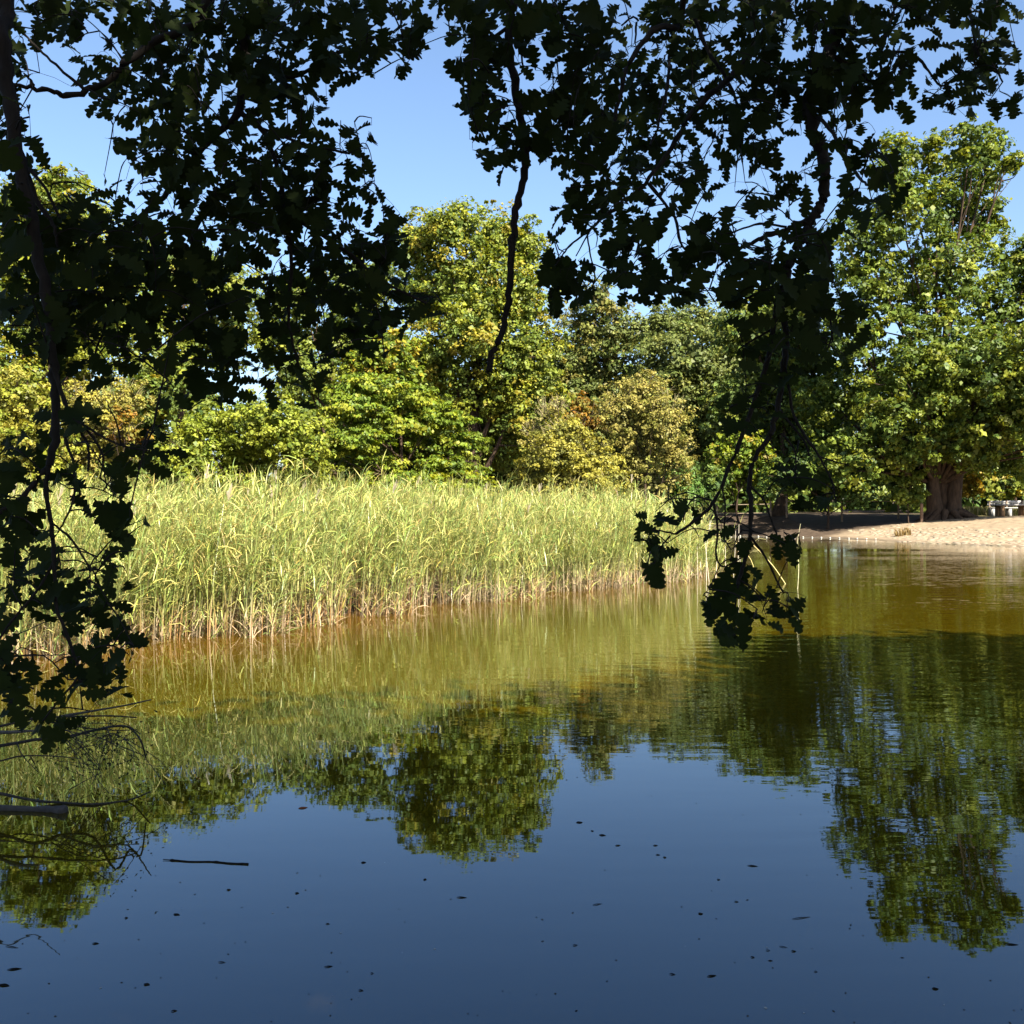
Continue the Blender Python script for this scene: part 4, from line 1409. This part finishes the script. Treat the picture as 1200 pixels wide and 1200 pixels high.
BR_ = [  # px polyline, px widths (start,end), depth, limb it comes from
    ([(-8, -40), (2, 40), (10, 110), (22, 190), (38, 260), (50, 330), (60, 400), (63, 450), (65, 500), (58, 545)], 19, 9, 3.4, 3.15, 'L'),
    ([(58, 545), (54, 570), (60, 615), (63, 660), (66, 710), (85, 760), (95, 800)], 6, 3, 3.15, 3.1, None),
    ([(63, 430), (74, 465), (84, 488)], 6, 4, 3.15, 3.12, None),
    ([(84, 488), (104, 502), (128, 516), (150, 524), (176, 528)], 4, 2, 3.12, 3.1, None),
    ([(100, 500), (114, 520), (121, 538), (117, 560)], 3.5, 2, 3.12, 3.1, None),
    ([(92, 500), (104, 526), (103, 553)], 4, 2.5, 3.12, 3.12, None),
    ([(76, 512), (86, 545), (87, 580), (76, 610), (62, 632)], 4, 2, 3.14, 3.1, None),
    ([(58, 545), (38, 570), (14, 592), (-10, 605)], 7, 4, 3.15, 3.1, None),
    ([(62, 614), (82, 630), (98, 654), (112, 674)], 3, 2, 3.13, 3.1, None),
    ([(112, 672), (130, 650), (156, 645)], 2.2, 1.8, 3.1, 3.08, None),
    ([(126, 655), (132, 661)], 2, 1.2, 3.1, 3.1, None),
    ([(62, 660), (45, 690), (20, 720), (-10, 760)], 4, 2.5, 3.13, 3.05, None),
    ([(95, 790), (70, 820), (50, 845)], 3, 2, 3.1, 3.1, None),
    ([(30, 200), (46, 240), (62, 262), (68, 290)], 7, 3, 3.45, 3.4, None), ([(24, 190), (50, 215), (70, 255)], 5, 3, 3.45, 3.4, None),
    ([(-6, 96), (30, 102), (60, 106), (75, 112), (100, 106), (125, 95), (150, 72), (185, 48), (225, 28), (265, -30)], 4, 11, 3.6, 4.0, None),
    ([(98, 104), (75, 85), (50, 62), (28, 40)], 4, 2.5, 3.65, 3.6, None),
    ([(40, 100), (34, 92), (28, 86)], 3, 2, 3.6, 3.6, None),
    ([(300, -40), (292, 20), (282, 80), (280, 130), (245, 165), (205, 215), (170, 250), (120, 290)], 13, 4, 4.0, 4.0, 'L'),
    ([(280, 130), (305, 150), (325, 195), (335, 250), (342, 310), (338, 370), (350, 430)], 7, 3, 4.0, 3.9, None),
    ([(335, 250), (400, 290), (450, 330), (500, 355)], 5, 2.5, 4.0, 3.9, None), ([(205, 215), (230, 300), (250, 380), (262, 440)], 5, 2.5, 4.0, 3.9, None),
    ([(284, 60), (340, 90), (400, 60), (460, 55)], 6, 3, 4.0, 4.1, None), ([(305, 150), (360, 170), (410, 180)], 4, 2.5, 4.0, 3.95, None),
    ([(120, 290), (80, 340), (30, 350)], 4, 2.5, 4.0, 3.8, None), ([(120, 290), (130, 350), (110, 420)], 4, 2.5, 4.0, 3.8, None),
    ([(603, -40), (598, 30), (598, 70), (606, 110), (613, 150), (618, 178), (611, 215), (604, 255), (599, 300), (596, 345), (590, 380), (578, 415), (571, 437)], 11, 7, 4.0, 3.95, 'C'),
    ([(606, 28), (609, 50), (613, 78)], 4, 2.2, 4.0, 3.98, None),
    ([(598, 30), (560, 60), (550, 110), (570, 170)], 5, 2.5, 4.0, 3.9, None), ([(618, 178), (650, 150), (700, 130)], 4, 3, 4.0, 4.1, None),
    ([(945, -30), (918, 5), (885, 55), (848, 98), (812, 130), (785, 175), (755, 215), (715, 250), (690, 270)], 10, 3, 4.6, 4.1, 'R'),
    ([(690, 270), (668, 288), (655, 305)], 2.6, 1.8, 4.1, 4.0, None), ([(688, 274), (692, 300), (697, 325), (690, 345)], 2.2, 1.5, 4.1, 4.0, None),
    ([(690, 272), (675, 300)], 2, 1.4, 4.1, 4.0, None), ([(655, 292), (662, 296)], 1.6, 1.2, 4.0, 4.0, None),
    ([(812, 15), (830, 60), (850, 90), (862, 118), (866, 150), (870, 190)], 5, 2.4, 4.6, 4.4, None),
    ([(800, 0), (770, 32), (748, 56), (735, 80), (720, 140), (700, 190)], 8, 4, 4.5, 4.2, 'C'), ([(748, 25), (742, 20), (728, 30)], 2.5, 1.8, 4.5, 4.5, None), ([(746, 26), (744, 50)], 3, 2, 4.5, 4.5, None),
    ([(785, 60), (782, 100), (770, 150), (762, 170)], 4, 2.5, 4.5, 4.3, None), ([(760, 215), (790, 255), (800, 290), (830, 310)], 4, 2.2, 4.2, 4.0, None),
    ([(1010, -40), (992, 10), (974, 55), (958, 95), (947, 125), (952, 150), (962, 175), (967, 200), (965, 228), (955, 255), (942, 278), (928, 302), (918, 330), (911, 355)], 19, 9, 4.3, 3.9, 'R'),
    ([(911, 355), (906, 385), (900, 420), (888, 460), (872, 505), (856, 545), (838, 585), (818, 608), (792, 626)], 7, 3.2, 3.9, 3.75, None),
    ([(792, 626), (775, 622), (755, 620)], 2.4, 1.6, 3.75, 3.75, None), ([(785, 628), (772, 645), (765, 665)], 2.2, 1.4, 3.75, 3.75, None),
    ([(913, 350), (920, 385), (921, 405), (917, 440), (912, 475), (903, 508), (885, 535), (880, 555), (879, 590), (879, 625), (873, 655), (865, 685)], 8, 4.2, 3.9, 3.75, None),
    ([(865, 685), (862, 710), (868, 730), (860, 745)], 3, 1.8, 3.75, 3.75, None),
    ([(919, 430), (925, 455), (930, 485), (946, 515), (960, 535), (974, 562), (980, 590)], 4, 2, 3.85, 3.75, None), ([(913, 480), (928, 498), (944, 520), (948, 534)], 3.4, 2, 3.85, 3.8, None),
    ([(916, 508), (930, 525), (933, 545), (931, 565)], 2.6, 1.6, 3.85, 3.8, None), ([(936, 516), (934, 532)], 2.2, 1.4, 3.85, 3.8, None), ([(958, 534), (975, 540), (995, 545)], 2.2, 1.4, 3.8, 3.8, None),
    ([(880, 570), (896, 588), (906, 615), (914, 638)], 2.8, 1.8, 3.75, 3.75, None), ([(879, 628), (900, 658), (912, 684), (918, 695)], 2.8, 1.8, 3.75, 3.75, None),
    ([(868, 680), (884, 692), (892, 704)], 2.2, 1.5, 3.75, 3.75, None), ([(836, 588), (841, 620), (839, 650), (848, 664), (868, 654)], 3, 1.6, 3.75, 3.75, None), ([(846, 572), (850, 595), (848, 625)], 2.2, 1.4, 3.75, 3.75, None),
    ([(834, 586), (815, 583), (805, 595), (800, 612)], 2.2, 1.5, 3.75, 3.75, None),
    ([(957, 250), (940, 262), (922, 270), (900, 276), (880, 285), (855, 300), (840, 315)], 9, 2.6, 3.95, 4.0, None), ([(922, 266), (890, 262), (860, 272), (845, 275)], 3, 1.6, 3.95, 4.0, None),
    ([(936, 264), (945, 285), (958, 305), (965, 345), (973, 375), (976, 400)], 4, 2.2, 3.95, 3.9, None), ([(950, 130), (972, 150), (990, 185), (1005, 205), (1018, 218), (1032, 216)], 5, 2.5, 4.2, 3.1, None),
    ([(918, 330), (885, 345), (865, 355)], 4, 2, 3.9, 3.95, None), ([(906, 385), (880, 400), (865, 410)], 3, 2, 3.9, 3.9, None), ([(900, 450), (880, 465), (855, 478)], 3, 2, 3.85, 3.8, None),
    ([(938, 232), (930, 236), (924, 242)], 2, 1.6, 3.95, 3.95, None),
    ([(1058, -30), (1048, 10), (1038, 40), (1032, 75), (1040, 100), (1046, 128)], 6, 2.4, 4.6, 4.4, 'R'), ([(1034, 62), (1065, 62), (1085, 78), (1103, 100), (1125, 85)], 3.5, 2, 4.5, 4.4, None),
    ([(1140, -20), (1140, 25), (1145, 60), (1163, 76), (1175, 96)], 5, 2, 4.6, 4.4, 'R'), ([(970, 60), (1000, 80), (1020, 95)], 6, 3, 4.3, 4.4, None), ([(992, 130), (992, 155), (986, 168)], 2, 1.4, 4.3, 4.2, None),
]
nodes, nrad = [], []
bobs = []
for pl, w0, w1, d0, d1, src in BR_:
    k = len(pl)
    pts = [P(x, y, d0 + (d1 - d0) * i / (k - 1)) for i, (x, y) in enumerate(pl)]
    wd = np.linspace(w0, w1, k)
    rd = wd * .5 / F * np.linspace(d0, d1, k)
    if src:
        e = tips[src]
        pts = [e, (e * .5 + pts[0] * .5) + [0, .1, .1]] + pts
        rd = np.concatenate([[rd[0] * 1.25, rd[0] * 1.1], rd])
    pp = catmull(pts, 5)
    pp[1:-1] += rng.normal(size=(len(pp) - 2, 3)) * np.minimum(.004, rd.mean() * .25)
    rr = np.interp(np.linspace(0, 1, len(pp)), np.linspace(0, 1, len(rd)), rd)
    # knots
    rr = rr * (1 + .22 * (rng.random(len(pp)) < .14))
    mb = MB()
    mb.tube(pp, rr, 8 if w0 > 5 else 6, jitter=.07)
    o = link('branch', mb.mesh('branch', True), M_OBARK, oak)
    bobs.append((o, pp))
    for q in pp[(8 if src else 0):]:
        nodes.append(q)
nodes = np.array(nodes)

# leaf stalks and twigs: every spray is tied to the nearest wood
org = np.array([l[1] for l in LE])
keyc = np.round(org / .17).astype(int)
groups = {}
for i, k in enumerate(map(tuple, keyc)):
    groups.setdefault(k, []).append(i)
G_ = []
for k, idx in groups.items():
    tip = org[idx].mean(0) + np.array([0, 0, .02])
    G_.append([np.min(np.linalg.norm(nodes - tip, axis=1)), tip, idx])
G_.sort(key=lambda g: g[0])
mb = MB()
for dd, tip, idx in G_:
    ds = np.linalg.norm(nodes - tip, axis=1)
    j = int(np.argmin(ds))
    a = nodes[j]
    if ds[j] > .01:
        m = (a + tip) / 2 + np.array([0, 0, .12 * ds[j]]) + rng.normal(size=3) * .04 * ds[j]
        tp = catmull([a, m, tip], 3)
        mb.tube(tp, np.linspace(.0030, .0016, len(tp)), 4)
        nodes = np.vstack([nodes, tp[2:]])
    for i in idx:
        if np.linalg.norm(org[i] - tip) > .004:
            mb.tube(np.array([tip, (tip + org[i]) / 2 + [0, 0, .006], org[i]]), .0009, 3)
tw = link('twigs', mb.mesh('twigs'), M_OBARK, oak)
tw['kind'] = 'stuff'

# the 300 leaves that show largest are single parts, the rest one mass
vis = []
for i, (Mx, o_, vi, s) in enumerate(LE):
    c = o_ + Mx @ np.array([0, .5, 0])
    px = 600 + c[0] / c[1] * F
    py = HORY - (c[2] - CAMZ) / c[1] * F
    nz = abs(Mx[:, 2] @ (c - [0, 0, CAMZ])) / (np.linalg.norm(Mx[:, 2]) * np.linalg.norm(c - [0, 0, CAMZ]))
    r_, c_ = int(np.clip(py // 20, 0, NR - 1)), int(np.clip(px // 20, 0, 61))
    rim = 1.6 if T20[r_, c_] < .8 else 1.0
    vis.append(s * s * nz * rim if -10 < px < 1210 and py > -10 else 0)
big_idx = set(np.argsort(vis)[::-1][:300].tolist())
lme = []
for v, f in VAR:
    me = mesh_np('leaf', v, f, None, True)
    me.materials.append(M_OAK)
    lme.append(me)
Vs, Fs, Cs, n0 = [], [], [], 0
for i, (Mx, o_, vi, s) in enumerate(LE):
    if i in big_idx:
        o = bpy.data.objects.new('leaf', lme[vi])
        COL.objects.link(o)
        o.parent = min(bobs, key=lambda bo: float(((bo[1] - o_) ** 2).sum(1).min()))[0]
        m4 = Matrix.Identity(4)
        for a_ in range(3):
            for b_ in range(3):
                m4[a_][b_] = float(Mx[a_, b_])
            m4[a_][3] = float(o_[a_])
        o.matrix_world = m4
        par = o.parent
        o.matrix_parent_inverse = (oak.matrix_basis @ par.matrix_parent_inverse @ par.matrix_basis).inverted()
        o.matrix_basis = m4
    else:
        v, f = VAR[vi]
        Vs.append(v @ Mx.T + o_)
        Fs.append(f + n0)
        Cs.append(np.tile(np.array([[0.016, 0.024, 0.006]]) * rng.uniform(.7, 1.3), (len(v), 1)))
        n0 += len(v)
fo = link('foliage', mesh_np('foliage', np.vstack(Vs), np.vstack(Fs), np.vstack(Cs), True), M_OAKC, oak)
fo['kind'] = 'stuff'

# the rest of its crown, above and behind the view: it shades the near water
n = 150000
c = np.array([4.0, -1.0, 9.2])
e = sph(n) * rng.random((n, 1)) ** .33 * np.array([10.5, 8.0, 6.6])
p = c + e
# rounded sprays
p += .35 * np.stack([wob(p[:, 1], p[:, 2], 2.5), wob(p[:, 2], p[:, 0], 2.5), wob(p[:, 0], p[:, 1], 2.5)], 1)
ok = p[:, 2] > 4.6
hidden = p[:, 2] > CAMZ + 0.54 * np.maximum(p[:, 1], 0) + .35
ok &= hidden
# sun-side outline: crown edge that bounds the shade on the water
tz = p[:, 2] / math.tan(SUN_EL)
sxw = p[:, 0] - SUN_H[0] * tz
syw = p[:, 1] - SUN_H[1] * tz
edge = np.interp(sxw, [-8, -4.5, -1, 1.2, 2.6, 4, 9, 20], [8.5, 9.8, 10.6, 11.6, 13.4, 13.8, 14.0, 14.0]) + .45 * wob(sxw, syw, 3.0)
ok &= rng.random(n) < np.clip((edge - syw) / np.where(sxw < 2.4, 4.2, 1.3), 0, 1) ** np.where(sxw < 2.4, 3.0, 1.3)
p = p[ok][:42000]
m = len(p)
nr = unit(rng.normal(size=(m, 3)) + TO_SUN * .8)
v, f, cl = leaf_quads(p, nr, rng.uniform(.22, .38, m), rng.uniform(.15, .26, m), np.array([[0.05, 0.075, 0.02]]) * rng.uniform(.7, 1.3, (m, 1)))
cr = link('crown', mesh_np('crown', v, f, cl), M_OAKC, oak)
cr['kind'] = 'stuff'
mb = MB()
for i in range(26):
    t = p[rng.integers(m)]
    k = trunk_base + [0, .5, rng.uniform(4, 9)]
    mb.tube(catmull([k, (k + t) / 2 + [0, 0, -.4], t], 5), np.linspace(.12, .02, 11), 6)
link('upper_limbs', mb.mesh('upper_limbs', True), M_BARK, oak)
print('crown leaves', m)
tt = sum(len(o.data.polygons) for o in COL.objects if o.type == 'MESH')

print('objects', len(COL.objects), 'faces', tt)
